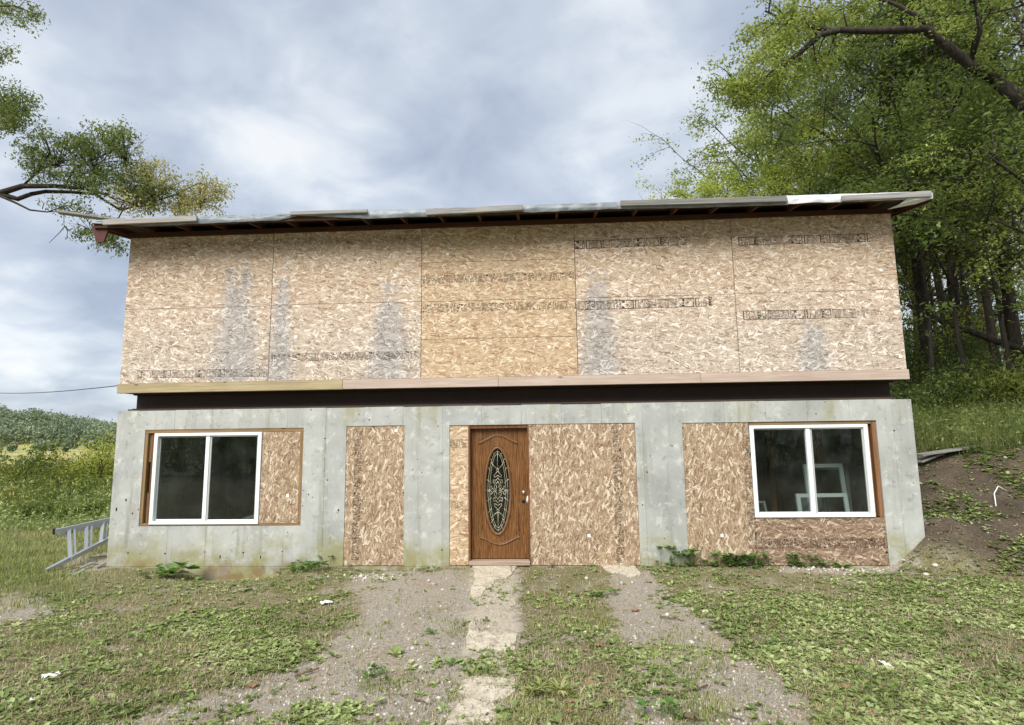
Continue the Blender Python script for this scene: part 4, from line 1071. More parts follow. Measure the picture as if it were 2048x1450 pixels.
TREES = [
    ('lime', 1465, 16, .4, .90, 'yellow green tree showing over the roof, farthest left of the wood'),
    ('lime', 1660, 13, 2.1, .88, 'bright lime green tree just above the right half of the roof'),
    ('wide', 1575, 20, 1.0, 1.15, 'dark twiggy tree behind the yellow green tree above the roof'),
    ('thin', 1600, 24, 2.0, 1.35, 'slender tall tree rising in the gap between the two lime green trees'),
    ('lean', 1720, 18, 3.3, 1.2, 'broad tree with a leaning dark limb above the right roof end'),
    ('tall', 1868, 10.5, 1.2, .95, 'thick dark trunk nearest the right corner of the house'),
    ('lean', 1912, 11.5, .2, .95, 'pale grey trunk, left one of a close pair in the wood'),
    ('tall', 1926, 12.0, 4.0, 1.0, 'dark straight trunk, right one of a close pair in the wood'),
    ('lean', 2000, 10.0, .5, .92, 'dark trunk leaning to the left in front of the sky gap'),
    ('thin', 1972, 14.0, 1.7, .95, 'slim grey trunk beside the leaning dark trunk'),
    ('tall', 2046, 9.5, 5.1, 1.0, 'dark trunk at the right edge of the picture'),
    ('thin', 1888, 17.0, 3.1, 1.0, 'slim trunk deep in the wood behind the close pair'),
    ('thin', 1995, 19.0, 2.2, 1.05, 'slim trunk deep in the wood behind the leaning trunk'),
    ('wide', 2120, 17.0, 2.5, 1.1, 'broad tree crown filling the deep wood at the right edge'),
    ('wide', 1845, 27.0, 5.0, 1.15, 'broad crown far back in the wood right of the house'),
    ('tall', 1950, 30.0, 2.9, 1.15, 'tall crown farthest back in the wood right of the house'),
    ('lime', 1955, 24.0, 1.1, .8, 'pale green tree glimpsed between the trunks'),
    ('under', 1862, 8.0, .9, 1.0, 'low leafy tree hanging in front of the trunks just right of the house'),
    ('under', 1945, 7.6, 2.4, 1.05, 'low leafy tree hanging in front of the close pair of trunks'),
    ('under', 2035, 6.6, 4.1, 1.0, 'low leafy tree at the right edge in front of the trunks'),
    ('under', 1990, 12.0, 5.2, 1.1, 'low leafy tree behind the leaning trunk'),
    ('wide', 2180, 26.0, .9, 1.2, 'tall crown far back beyond the right edge of the wood'),
]
for tr in TREES: plant(*tr)
# the same wood goes on behind the photographer and is what the window panes mirror
for k, (x, y, kind, s) in enumerate([(-9, -30, 'wide', 1.2), (-2, -33, 'tall', 1.15), (4, -31, 'wide', 1.1), (9, -34, 'lean', 1.2), (13, -29, 'wide', 1.15), (19, -32, 'tall', 1.1), (26, -28, 'wide', 1.2), (-17, -28, 'wide', 1.2), (33, -24, 'wide', 1.2)]):
    o = copy_tree(protos[kind], (x, y, hz(x, y)-.05), k*1.3, s); tag(o, 'tree across the yard mirrored in the window glass', 'tree', 'trees mirrored in the windows')
REFL = True

# ---- big tree at the right, its limbs hanging into the top of the picture
root = tag(empty('locust_tree', (0, 0, 0)), 'large tree with a dark arching limb overhanging from the upper right', 'tree')
yb_ = 5.5; bx = P(2230, 800, yb_)[0]; root.location = (bx, yb_, hz(bx, yb_))
T = Tree(77)
def pts(lst): return [Vector(P(u, v, y)) for u, v, y in lst]
trunk = [Vector(root.location)+Vector((0, 0, -.4))]+pts([(2215, 600, 5.4), (2170, 380, 5.2), (2090, 240, 5.0), (1990, 160, 4.8)])
T.limb(trunk, .38, .15, 10)
limbs = [pts([(2000, 165, 4.8), (1940, 130, 4.7), (1893, 92, 4.6), (1850, 58, 4.5), (1800, 60, 4.4), (1740, 62, 4.3), (1680, 60, 4.2), (1640, 70, 4.1), (1600, 105, 4.0), (1560, 135, 4.0), (1525, 158, 3.9), (1495, 172, 3.9), (1472, 186, 3.9)]),
         pts([(1893, 92, 4.6), (1840, 35, 4.8), (1790, 8, 5.0), (1730, -12, 5.2), (1660, -30, 5.3)]),
         pts([(1660, 62, 4.2), (1620, 50, 4.4), (1570, 40, 4.5), (1530, 22, 4.6)]),
         pts([(2090, 240, 5.0), (2060, 120, 5.6), (2030, 20, 6.0), (2000, -60, 6.3)]),
         pts([(2170, 380, 5.2), (2080, 330, 6.2), (1990, 285, 7.0), (1900, 250, 7.6), (1830, 235, 8.0)]),
         pts([(2190, 460, 5.3), (2100, 400, 4.6), (2030, 350, 4.0), (1960, 300, 3.6)]),
         pts([(2200, 520, 5.4), (2120, 420, 6.2), (2040, 380, 6.8), (1950, 370, 7.2), (1880, 390, 7.5)]),
         pts([(2215, 600, 5.4), (2130, 520, 4.8), (2060, 470, 4.4), (1990, 440, 4.2)]),
         pts([(2090, 240, 5.0), (2120, 150, 4.2), (2090, 60, 3.6), (2040, 0, 3.2)]),
         pts([(1940, 130, 4.7), (1960, 60, 4.2), (1950, 0, 3.9), (1920, -60, 3.7)])]
for i, lb in enumerate(limbs):
    r0 = .125 if i == 0 else (.07 if i < 4 else .065)
    T.limb(lb, r0, .02, 8)
    L_ = sum((lb[j+1]-lb[j]).length for j in range(len(lb)-1)); nk = int(L_/(.46 if i not in (0, 2) else .40))
    for k in range(nk):
        lo = .42 if i == 0 else .22
        f = lo+(1-lo)*(k+T.rg.random())/nk*.99; j = min(int(f*(len(lb)-1)), len(lb)-2); q = lb[j].lerp(lb[j+1], f*(len(lb)-1)-j); dd = (lb[j+1]-lb[j]).normalized()
        nd = (dd*.6+perp(dd, T.rg)*.9+Vector((0, 0, -.05))).normalized()
        T.branch(q, nd, T.rg.uniform(.7, 1.25)*(.75 if i in (0, 2) else 1.1), .022, 2, 3, -.10, 4, .95, 4)
    T.tips.append(lb[-3:])
LIMB_CLUMPS = [(1520, 120, 4.0, 60, 40, 15), (1490, 165, 3.9, 40, 28, 12), (1560, 60, 4.4, 60, 36, 12), (1610, 25, 4.6, 60, 26, 9), (1680, 20, 4.8, 60, 22, 8)]
for cu, cv, y, ru, rv, n in LIMB_CLUMPS:
    c_ = Vector(P(cu+25, cv-rv*.3, y)); nr_ = min([w_ for lb in limbs for w_ in lb], key=lambda w_: (w_-c_).length); T.limb([nr_, c_], .018, .01, 5)
    for k in range(n):
        a = T.rg.uniform(0, 2*math.pi); q = math.sqrt(T.rg.random()); p_ = Vector(P(cu+ru*q*math.cos(a), cv+rv*q*math.sin(a), y+T.rg.uniform(-.7, .7))); d = p_-Vector(P(cu+25, cv-rv*.3, y))
        if d.length > .05: T.limb([c_, p_-d.normalized()*.35], .008, .006, 4); T.branch(p_-d.normalized()*.35, (d.normalized()+Vector((0, 0, -.3))).normalized(), T.rg.uniform(.35, .6), .009, 2, 3, -.12, 3, .95, 3)
T.finish(root, M['bark'], M['leaf'], 54, .095, .14, aspect=.42, droop=.4, flat=.3, bare=.45, flatz=.55)

# ---- tree at the left, trunk out of the picture, branch reaching behind the roof end
root = tag(empty('left_tree', (0, 0, 0)), 'tree reaching in from the left edge with a dark forked branch behind the roof end', 'tree')
root.name = 'overhanging_tree'
yl = 5.0; bx = P(-330, 900, yl)[0]; root.location = (bx, yl, hz(bx, yl))
T = Tree(55); G2 = Tree(56)
trunk = [Vector(root.location)+Vector((0, 0, -.4))]+pts([(-330, 700, 5), (-315, 500, 5), (-300, 300, 5), (-260, 100, 5), (-240, -60, 5)])
T.limb(trunk, .34, .16, 10)
main = pts([(-310, 470, 5), (-180, 415, 5), (-60, 392, 5), (0, 386, 5), (45, 372, 5), (110, 372, 5), (170, 378, 5.0), (215, 390, 4.9), (250, 412, 4.8)])
fork = pts([(0, 388, 5), (35, 398, 5.1), (62, 388, 5.2), (90, 383, 5.2), (140, 384, 5.3), (190, 388, 5.4), (240, 420, 5.4), (300, 405, 5.5), (350, 390, 5.6), (400, 365, 5.7)])
low = pts([(0, 392, 5), (30, 405, 4.9), (60, 420, 4.8), (95, 424, 4.8), (120, 415, 4.7)])
up = pts([(170, 378, 5), (190, 360, 5.1), (195, 330, 5.2), (185, 290, 5.3), (200, 262, 5.3)])
up2 = pts([(45, 372, 5), (80, 340, 4.8), (100, 305, 4.7), (90, 275, 4.6)])
up3 = pts([(130, 373, 5), (150, 335, 5.5), (230, 300, 5.8), (270, 285, 5.9)])
upper = pts([(-300, 300, 5), (-150, 260, 4.8), (-60, 225, 4.7), (10, 210, 4.6), (55, 215, 4.5)])
top = pts([(-260, 100, 5), (-150, 40, 4.9), (-50, 12, 4.8), (30, 12, 4.7), (75, 30, 4.7)])
far = pts([(250, 412, 4.8), (235, 440, 4.8), (215, 468, 4.8)])
mid = pts([(-315, 330, 5), (-150, 150, 5.2), (-60, 110, 5.2), (-12, 108, 5.2)])
for lb, r0 in ((main, .13), (fork, .07), (low, .035), (up, .03), (up2, .03), (up3, .03), (upper, .08), (top, .06), (mid, .05), (far, .02)): T.limb(lb, r0, .012, 7)
ALLPTS = [p_ for lb in (main, fork, low, up, up2, up3, upper, top, mid, far) for p_ in lb]
for a_, b_ in [((130, 452, 4.9), (98, 486, 4.9)), ((128, 450, 4.9), (134, 478, 4.9)), ((95, 424, 4.8), (160, 424, 4.8)), ((120, 415, 4.8), (128, 452, 4.9)), ((85, 418, 4.8), (82, 400, 4.8))]:
    A, B = Vector(P(*a_)), Vector(P(*b_)); T.limb([A, A.lerp(B, .5)+Vector((.05, 0, .03)), B], .012, .005, 4)
def fill(Tr, cu, cv, y, ru, rv, n, dy=.9, rr=.0, lens=(.5, .9)):
    """twigs spread through an uneven clump round a picture point, joined to the nearest limb"""
    c = Vector(P(cu, cv+rv*.7, y)); near_ = min(ALLPTS, key=lambda w_: (w_-c).length); Tr.limb([near_, near_.lerp(c, .5)+Vector((0, 0, .05)), c], .016, .009, 5)
    for k in range(n):
        a = Tr.rg.uniform(0, 2*math.pi); q = math.sqrt(Tr.rg.random()); p = Vector(P(cu+ru*q*math.cos(a), cv+rv*q*math.sin(a), y+Tr.rg.uniform(-dy, dy)))
        c = Vector(P(cu, cv+rv*.7, y)); d = (p-c)
        if d.length < .05: continue
        s = p-d.normalized()*Tr.rg.uniform(.3, .6); Tr.limb([c, c.lerp(s, .5)+Vector((0, 0, .02)), s], .007, .005, 4)
        Tr.branch(s, d.normalized(), Tr.rg.uniform(*lens)*.6, .010, 2, 3, -.08, 3, .95, 3)
for c in [(110, 300, 5, 75, 50, 46), (70, 320, 5, 40, 40, 20), (190, 300, 5.3, 75, 60, 50), (250, 290, 5.6, 45, 45, 24), (160, 355, 5.1, 90, 25, 30), (255, 355, 5.4, 45, 40, 22), (300, 385, 5.4, 50, 30, 20),
          (25, 215, 4.6, 50, 50, 46), (-20, 240, 4.6, 60, 40, 20), (10, 185, 4.6, 26, 25, 9), (20, 14, 4.7, 60, 22, 16), (62, 28, 4.7, 20, 12, 5), (-8, 105, 5.2, 22, 22, 12), (180, 440, 4.9, 40, 30, 10), (225, 470, 4.8, 38, 24, 16), (130, 408, 5, 60, 14, 8)]:
    fill(T, *c)
for c in [(300, 365, 5.5, 55, 45, 26), (270, 395, 5.2, 50, 25, 22), (400, 385, 5.7, 48, 36, 34), (360, 395, 5.6, 50, 25, 18), (285, 330, 5.8, 28, 28, 9), (430, 370, 5.7, 22, 25, 8)]:
    fill(G2, *c)
G2.limb(pts([(300, 405, 5.5), (330, 380, 5.5), (370, 360, 5.6)]), .02, .008, 5)
loc = root.location
G2.wood.v = [(p[0]-loc.x, p[1]-loc.y, p[2]-loc.z) for p in G2.wood.v]; G2.tips = [[Vector(p)-loc for p in t] for t in G2.tips]
T.finish(root, M['bark'], M['leaf_left'], 24, .088, .11, bare=.5, flatz=.7, aspect=.42, droop=.4)
G2.wood.build('twigs', M['bark'], root); o = link('turning_foliage', G2.leaf_mesh(22, .085, .12, bare=.48, flatz=.7, aspect=.42), M['leaf_gold'], root); o['label'] = 'foliage already turning yellow'

# ---- shrubs
def shrub(name, u, y, w, h, m, label, seed, per=30, size=.09, group=None, x=None, n=26):
    x = P(u, 900, y)[0] if x is None else x; z = hz(x, y)
    root = tag(empty(name, (x, y, z)), label, 'shrub', group); T = Tree(seed)
    for k in range(n):
        a = T.rg.uniform(0, 2*math.pi); e = T.rg.uniform(.35, 1.4); d = Vector((math.cos(a)*math.cos(e)*w/h, math.sin(a)*math.cos(e)*w/h, math.sin(e)))
        T.branch(Vector((x+math.cos(a)*.1*w, y+math.sin(a)*.1*w, z-.05)), d, h*T.rg.uniform(.45, .8), .018, 2, 3, .02, 4, .9, 4)
    T.finish(root, M['bark'], m, per, size, .1, crown='foliage', aspect=.42, droop=.2)
    return root
SH = [('shrub', 186, 10, 1.6, 2.3, 'leaf_lime', 'yellow green shrub against the left edge of the concrete wall', 101),
      ('shrub', 120, 13, 2.2, 2.0, 'weed_tall', 'olive shrub in the middle of the tall weeds left of the house', 102),
      ('shrub', 20, 12, 2.0, 1.8, 'leaf_dark', 'dark green shrub at the left edge of the picture', 103),
      ('shrub', 1880, 7.2, 1.5, 1.5, 'leaf_dark', 'dark leafy bush at the foot of the trunks, right of the house', 104),
      ('shrub', 1960, 8.0, 1.8, 1.7, 'leaf_dark', 'broad dark bush under the leaning trunk', 105),
      ('shrub', 2040, 7.0, 1.6, 1.6, 'leaf', 'green bush at the right edge below the trunks', 106),
      ('shrub', 1920, 13.0, 2.6, 3.0, 'leaf', 'tall undergrowth bush deep between the trunks', 107),
      ('shrub', 2010, 15.0, 2.8, 3.4, 'leaf_lime', 'pale undergrowth bush behind the leaning trunk', 108),
      ('shrub', 1850, 12.0, 2.2, 3.0, 'leaf_dark', 'dark undergrowth bush just right of the house corner', 109)]
SH += [('shrub', 1860, 22.0, 4.5, 6.0, 'leaf_dark', 'tall dark thicket far behind the thick trunk right of the house', 110), ('shrub', 1935, 24.0, 4.5, 5.5, 'leaf', 'tall thicket far behind the close pair of trunks', 111), ('shrub', 2070, 20.0, 4.5, 5.5, 'leaf_dark', 'tall dark thicket deep in the wood at the right edge', 112), ('shrub', 1895, 9.6, 1.6, 2.4, 'leaf_dark', 'dark sapling clump between the thick trunk and the pair', 113)]
for nm, u, y, w, h, m, lab, sd in SH: shrub(nm, u, y, w, h, M[m], lab, sd, per=26, size=.10 if y < 11 else (.14 if y < 18 else .22))

first = [o for o in bpy.data.objects if o.get('label', '').startswith('tall undergrowth')][0]
for k in range(16):
    x = -16+k*3.0; y = -23.5-1.5*math.sin(k*1.7)
    o = copy_tree(first, (x, y, hz(x, y)), k*1.9, 1.25+.25*math.sin(k*2.3)); tag(o, 'bush across the yard mirrored in the window glass', 'shrub', 'bushes mirrored in the windows')

# ---- far wood on the hill, one mass
def far_wood():
    rg = np.random.default_rng(5); Vs = []; Fs = []; off = 0; k = 0
    while k < 640:
        y = rg.uniform(262, 450); x = rg.uniform(-700, -180)*(y/400)
        u, v = PX(np.array([[x, y, 5.0]])); u = u[0]
        if u < -330 or u > 420: continue
        if y < 325 and rg.random() < .86: continue
        z = hz(x, y); H = rg.uniform(6.5, 11)*(.5 if y < 325 else 1); n = 190
        d = rg.normal(size=(n, 3)); d /= np.linalg.norm(d, axis=1, keepdims=True); lob = 1+.25*np.sin(d[:, :1]*5+k)+.2*np.sin(d[:, 1:2]*7+k*2)
        c = np.array([x, y, z+H*.55])+d*np.array([H*.42, H*.42, H*.5])*lob*rg.uniform(.65, 1.05, (n, 1))
        V, F = leaves_np(c, 1.35, aspect=.8, rg=rg); Vs.append(V); Fs.append(F+off); off += len(V); k += 1
    o = link('far_wood', mesh_np('far_wood', np.concatenate(Vs), np.concatenate(Fs)), M['far_leaf_hazed'])
    tag(o, 'distant wooded hill beyond the meadow at the left', 'wood', kind='stuff')
far_wood()

# ---- tall weeds and goldenrod between yard and meadow (left), long grass on the bank (right)
def stalk_field(name, n, sampler, hfun, m, label, cat, rg, leaf=.10, per=14, blade=.02, keep=None):
    Vs = []; Fs = []; off = 0
    xy = sampler(n); z = height(xy[:, 0], xy[:, 1]); h = hfun(n, xy)
    # stems
    lean = rg.normal(0, .10, (n, 2))*h[:, None]; w = blade*rg.uniform(.6, 1.3, n)
    a = rg.uniform(0, math.pi, n); dx, dy = np.cos(a)*w/2, np.sin(a)*w/2
    V = np.empty((n, 4, 3)); b = np.stack([xy[:, 0], xy[:, 1], z-.02], -1); t = b+np.stack([lean[:, 0], lean[:, 1], h], -1)
    V[:, 0] = b+np.stack([dx, dy, 0*dx], -1); V[:, 1] = b-np.stack([dx, dy, 0*dx], -1); V[:, 2] = t-np.stack([dx, dy, 0*dx], -1)*.15; V[:, 3] = t+np.stack([dx, dy, 0*dx], -1)*.15
    Vs.append(V.reshape(-1, 3)); Fs.append(np.arange(4*n).reshape(n, 4)); off = 4*n
    if per:
        f = rg.uniform(.12, 1.0, (n, per, 1)); c = (b[:, None]*(1-f)+t[:, None]*f).reshape(-1, 3)+rg.normal(0, .05, (n*per, 3))
        V, F = leaves_np(c, leaf, aspect=.28, droop=.1, rg=rg); Vs.append(V); Fs.append(F+off)
    o = link(name, mesh_np(name, np.concatenate(Vs), np.concatenate(Fs)), m); tag(o, label, cat, kind='stuff'); return t
r5 = np.random.default_rng(8)
def samp_left(n):
    y = 6.0+44*r5.random(n)**1.8; u = np.where(r5.random(n) < .62, r5.uniform(-60, 260, n), r5.uniform(-420, 330, n))
    x = np.array([P(a, 950, b)[0] for a, b in zip(u, y)]); y = y+.7*np.sin(x*1.3); return np.stack([x, y], -1)
tops = stalk_field('tall_weeds', 8200, samp_left, lambda n, xy: r5.uniform(.4, 1.3, n)*(.35+1.3*fbm(xy[:, 0]*.45, xy[:, 1]*.45))*np.clip((xy[:, 1]-4.5)/5, .35, 1)*np.clip(1.0-(xy[:, 1]-14)/60, .5, 1), M['weed_tall'], 'tall green weeds filling the ground left of the house', 'weeds', r5, .13, 14)
def samp_front(n):
    y = r5.uniform(3.5, 8.5, n); u = r5.uniform(-40, 235, n); x = np.array([P(a, 950, b)[0] for a, b in zip(u, y)]); return np.stack([x, y], -1)
stalk_field('weed_sprigs', 520, samp_front, lambda n, xy: r5.uniform(.2, .95, n)*np.clip((xy[:, 1]-2.5)/5, .25, 1), M['cover'], 'pale loose weed sprigs in front of the tall weeds at the left', 'weeds', r5, .09, 16, .01)
sel = tops[(tops[:, 1] > 11) & (r5.random(len(tops)) < .45)]
c = (sel[:, None]+r5.normal(0, .07, (len(sel), 12, 3))).reshape(-1, 3); V, F = leaves_np(c, .07, aspect=.5, rg=r5)
tag(link('goldenrod_heads', mesh_np('goldenrod_heads', V, F), M['goldenrod']), 'yellow goldenrod flower heads above the weeds at the left', 'flowers', kind='stuff')
def samp_right(n):
    x = r5.uniform(12.3, 24, n); s = 3.1+r5.random(n)**1.4*7.0; y = (s-(x-11.75)*.66)/.75; return np.stack([x, np.maximum(y, .4)], -1)
stalk_field('long_grass', 24000, samp_right, lambda n, xy: r5.uniform(.18, .6, n), M['grass_bank'], 'long grass along the top of the bank right of the house', 'grass', r5, .09, 2, .009)

# ---- yard: short grass, low broad leaves, gravel
def yard(n, fr=None):
    """random points of the yard, denser toward the lens"""
    u = r5.uniform(-60, 2110, n); v = 1072+(1475-1072)*r5.random(n)**.75
    q = np.array([ray(a, b) for a, b in zip(u, v)]); t = (-.03-C0[2])/q[:, 2]; p = C0+q*t[:, None]
    p = p[(p[:, 1] < 5) & (p[:, 1] > -7)]
    ok = ~((p[:, 1] > -.03) & (p[:, 0] > -.05) & (p[:, 0] < 12.25)); p = p[ok]
    p[:, 2] = height(p[:, 0], p[:, 1]); return p
def left_lawn(n):
    u = r5.uniform(-60, 225, n); v = 985+235*r5.random(n)**1.35; q = np.array([ray(a, b) for a, b in zip(u, v)]); t = (-.03-C0[2])/q[:, 2]; p = C0+q*t[:, None]
    p = p[((p[:, 0] < -.06) | (p[:, 1] < -.05))]; uu, vv = PX(p); p = p[r5.random(len(p)) < (1-smoothstep(60, 225, uu)*smoothstep(1080, 1130, vv))*(1-.85*smoothstep(1100, 1215, vv))]; p[:, 2] = height(p[:, 0], p[:, 1]); return p
def blades(p, h, w, rg, bend=.6):
    n = len(p); a = rg.uniform(0, 2*math.pi, n); d = np.stack([np.cos(a), np.sin(a), 0*a], -1); s = np.stack([-np.sin(a), np.cos(a), 0*a], -1)
    H = (h*rg.uniform(.5, 1.3, n))[:, None]; Wd = (w*rg.uniform(.7, 1.3, n))[:, None]; up = np.array([0, 0, 1.0]); b = bend*rg.uniform(.2, 1.2, (n, 1))
    V = np.empty((n, 6, 3)); V[:, 0] = p-s*Wd; V[:, 1] = p+s*Wd
    m_ = p+up*H*.55+d*H*.25*b; V[:, 2] = m_+s*Wd*.8; V[:, 3] = m_-s*Wd*.8
    e = p+up*H*(1-.35*b)+d*H*.9*b; V[:, 4] = e+s*Wd*.12; V[:, 5] = e-s*Wd*.12
    i = np.arange(n)[:, None]*6
    return V.reshape(-1, 3), np.concatenate([i+np.array([0, 1, 2, 3]), i+np.array([3, 2, 4, 5])])
p = yard(200000); s = bank_s(p[:, 0], p[:, 1]); dm = dirt_mask(p, 10)
patch = fbm(p[:, 0]*2.2+3, p[:, 1]*2.2)
gr = (s < .25) & (r5.random(len(p)) < np.where(dm, np.clip((patch-.56)*2.2, .01, .35), np.clip((patch-.40)*2.2, .03, .6)*np.where(PX(p)[0] > 1330, .4, 1)))
ll = left_lawn(36000)
pg = np.concatenate([p[gr], ll])
V, F = blades(pg, np.where(np.arange(len(pg)) < gr.sum(), .042, .085), .0032, r5)
tag(link('short_grass', mesh_np('short_grass', V, F), M['grass']), 'short patchy grass of the yard in front of the house', 'grass', kind='stuff')
pd_ = yard(90000); pd_ = pd_[(bank_s(pd_[:, 0], pd_[:, 1]) < .4) & (r5.random(len(pd_)) < np.where(dirt_mask(pd_, 10), .12, .55))]
V, F = blades(pd_, np.full(len(pd_), .05), .0026, r5, 1.9)
tag(link('dead_grass', mesh_np('dead_grass', V, F), M['straw']), 'matted dead grass between the weeds of the yard', 'grass', kind='stuff')
def rosettes(p, k, size, rg, m, name, label, lift=.02, kind='stuff', aspect=.5):
    n = len(p); a = rg.uniform(0, 2*math.pi, (n, k)); L_ = size*np.clip(rg.lognormal(-.05, .4, (n, 1)), .4, 2.0)*rg.uniform(.6, 1.2, (n, k)); el = rg.uniform(.05, .75, (n, k))
    d = np.stack([np.cos(a)*np.cos(el), np.sin(a)*np.cos(el), np.sin(el)], -1); s = np.stack([-np.sin(a), np.cos(a), 0*a], -1)
    b = p[:, None, :]+np.array([0, 0, lift*.3]); up = np.cross(s, d)*-1
    L_ = L_[..., None]; V = np.empty((n, k, 6, 3)); W_l = L_*aspect
    V[:, :, 0] = b+d*L_*.08; V[:, :, 1] = b+d*L_*.45+s*W_l*.5+up*W_l*.12; V[:, :, 2] = b+d*L_*.8+s*W_l*.36-np.array([0, 0, 1])*L_*.04
    V[:, :, 3] = b+d*L_*1.0-np.array([0, 0, 1])*L_*.16; V[:, :, 4] = b+d*L_*.8-s*W_l*.36-np.array([0, 0, 1])*L_*.04; V[:, :, 5] = b+d*L_*.45-s*W_l*.5+up*W_l*.12
    V = V.reshape(-1, 3); i = np.arange(n*k)[:, None]*6
    F = np.concatenate([i+np.array([0, 1, 2, 3]), i+np.array([0, 3, 4, 5])])
    me = mesh_np(name, V, F)
    return me
p = yard(110000); s = bank_s(p[:, 0], p[:, 1]); dm = dirt_mask(p, 8); u, v = PX(p)
patch = fbm(p[:, 0]*1.7+9, p[:, 1]*1.7+4); right = smoothstep(1250, 1450, u)
pr = np.where(dm, np.clip((patch-.55)*.8, .006, .16), np.clip((patch-.42)*1.4+right*.28, .06, .7)); pr = np.where(s > .25, np.clip((patch-.42)*1.6, .02, .5)*.4, pr)
p = p[r5.random(len(p)) < pr]
tag(link('ground_cover', rosettes(p, 6, .036, r5, None, 'ground_cover', ''), M['cover']), 'low broad leaved ground cover of the yard and bank', 'ground cover', kind='stuff')
def gravel(p, size, m, name, label, rg):
    n = len(p); o = np.array([[1, 0, 0], [0, 1, 0], [-1, 0, 0], [0, -1, 0], [0, 0, .7], [0, 0, -.7]]); S = size*rg.lognormal(0, .45, (n, 1, 1))
    V = p[:, None]+o[None]*S*rg.uniform(.6, 1.3, (n, 6, 1)); T_ = np.array([[0, 1, 4], [1, 2, 4], [2, 3, 4], [3, 0, 4], [1, 0, 5], [2, 1, 5], [3, 2, 5], [0, 3, 5]])
    F = (np.arange(n)[:, None, None]*6+T_[None]).reshape(-1, 3)
    tag(link(name, mesh_np(name, V.reshape(-1, 3), F), m), label, 'gravel', kind='stuff')
p = yard(60000); dm = dirt_mask(p, 8); gravel(p[dm & (r5.random(len(p)) < .5)], .0055, M['stone'], 'gravel', 'fine grey gravel in the dirt of the yard', r5)
p = yard(16000); dm = dirt_mask(p, 8); gravel(p[(r5.random(len(p)) < np.where(dm, .3, .06))], .009, M['stone_pale'], 'pale_gravel', 'scattered pale pebbles in the yard', r5)
q = np.array([G(u, v, -.02) for u, v in zip(r5.normal(1690, 75, 200), r5.normal(1136, 5, 200))]+[G(u, v, -.03) for u, v in zip(r5.normal(745, 32, 110), r5.normal(1152, 7, 110))])
q[:, 2] = height(q[:, 0], q[:, 1])+.005; gravel(q, .013, M['stone_pale'], 'rubble', 'white rubble along the foot of the wall', r5)

def bank_points(n, s0, s1):
    x = r5.uniform(11.9, 17.5, n); s = r5.uniform(s0, s1, n); y = (s-(x-11.75)*.66)/.75; k = ~((x < 12.26) & (y > -.03)); x, y = x[k], y[k]
    return np.stack([x, y, height(x, y)], -1)
p = bank_points(15000, .05, 3.7); p = p[r5.random(len(p)) < np.clip((fbm(p[:, 0]*1.6, p[:, 1]*1.6)-.38)*3.5, .08, .9)]
tag(link('bank_leaves', rosettes(p, 5, .052, r5, None, 'bank_leaves', ''), M['cover']), 'pale green creeping leaves scattered over the dark soil bank', 'ground cover', kind='stuff')
p = bank_points(7000, .0, 3.6); gravel(p, .012, M['soil_clod'], 'soil_clods', 'dark clods and litter on the bank', r5)
p = bank_points(1200, .0, 3.6); gravel(p, .010, M['stone'], 'bank_pebbles', 'grey pebbles on the bank', r5)

# ---- single weeds
def weed(name, u, v, k, size, m, label, tall=0.0, n=1, spread=.0, group=None, aspect=.5, cat='weed'):
    g = G(u, v, -.03); x, y = g[0], g[1]; z = hz(x, y)
    if n > 1:
        e = tag(empty(name, (x, y, z)), label, cat, group)
        for k_ in range(n):
            px_, py_ = x+rnd.gauss(0, spread), min(y+rnd.gauss(0, spread*.5), -.06 if -.1 < x < 12.3 else 9)
            h_ = rnd.uniform(0, tall) if tall else 0.0
            V_ = np.array([[0, 0, h_]]); c_ = link('leaf_rosette', rosettes(V_, k, size, r5, None, 'leaf_rosette', '', aspect=aspect), M[m], e); c_.location = (px_-x, py_-y, hz(px_, py_)-z)
            if h_ > .03: MB().tube([(px_-x, py_-y, hz(px_, py_)-z-.01), (px_-x+.01, py_-y, hz(px_, py_)-z+h_*.5), (px_-x, py_-y, hz(px_, py_)-z+h_)], .0025, 4).build('stem', M[m], e)
        return e
    pp = np.array([[rnd.gauss(0, spread), rnd.gauss(0, spread), 0] for _ in range(n)])
    if tall: pp[:, 2] += np.array([rnd.uniform(0, tall) for _ in range(n)])
    o = link(name, rosettes(pp, k, size, r5, None, name, '', aspect=aspect), M[m]); o.location = (x, y, z); tag(o, label, cat, group); return o
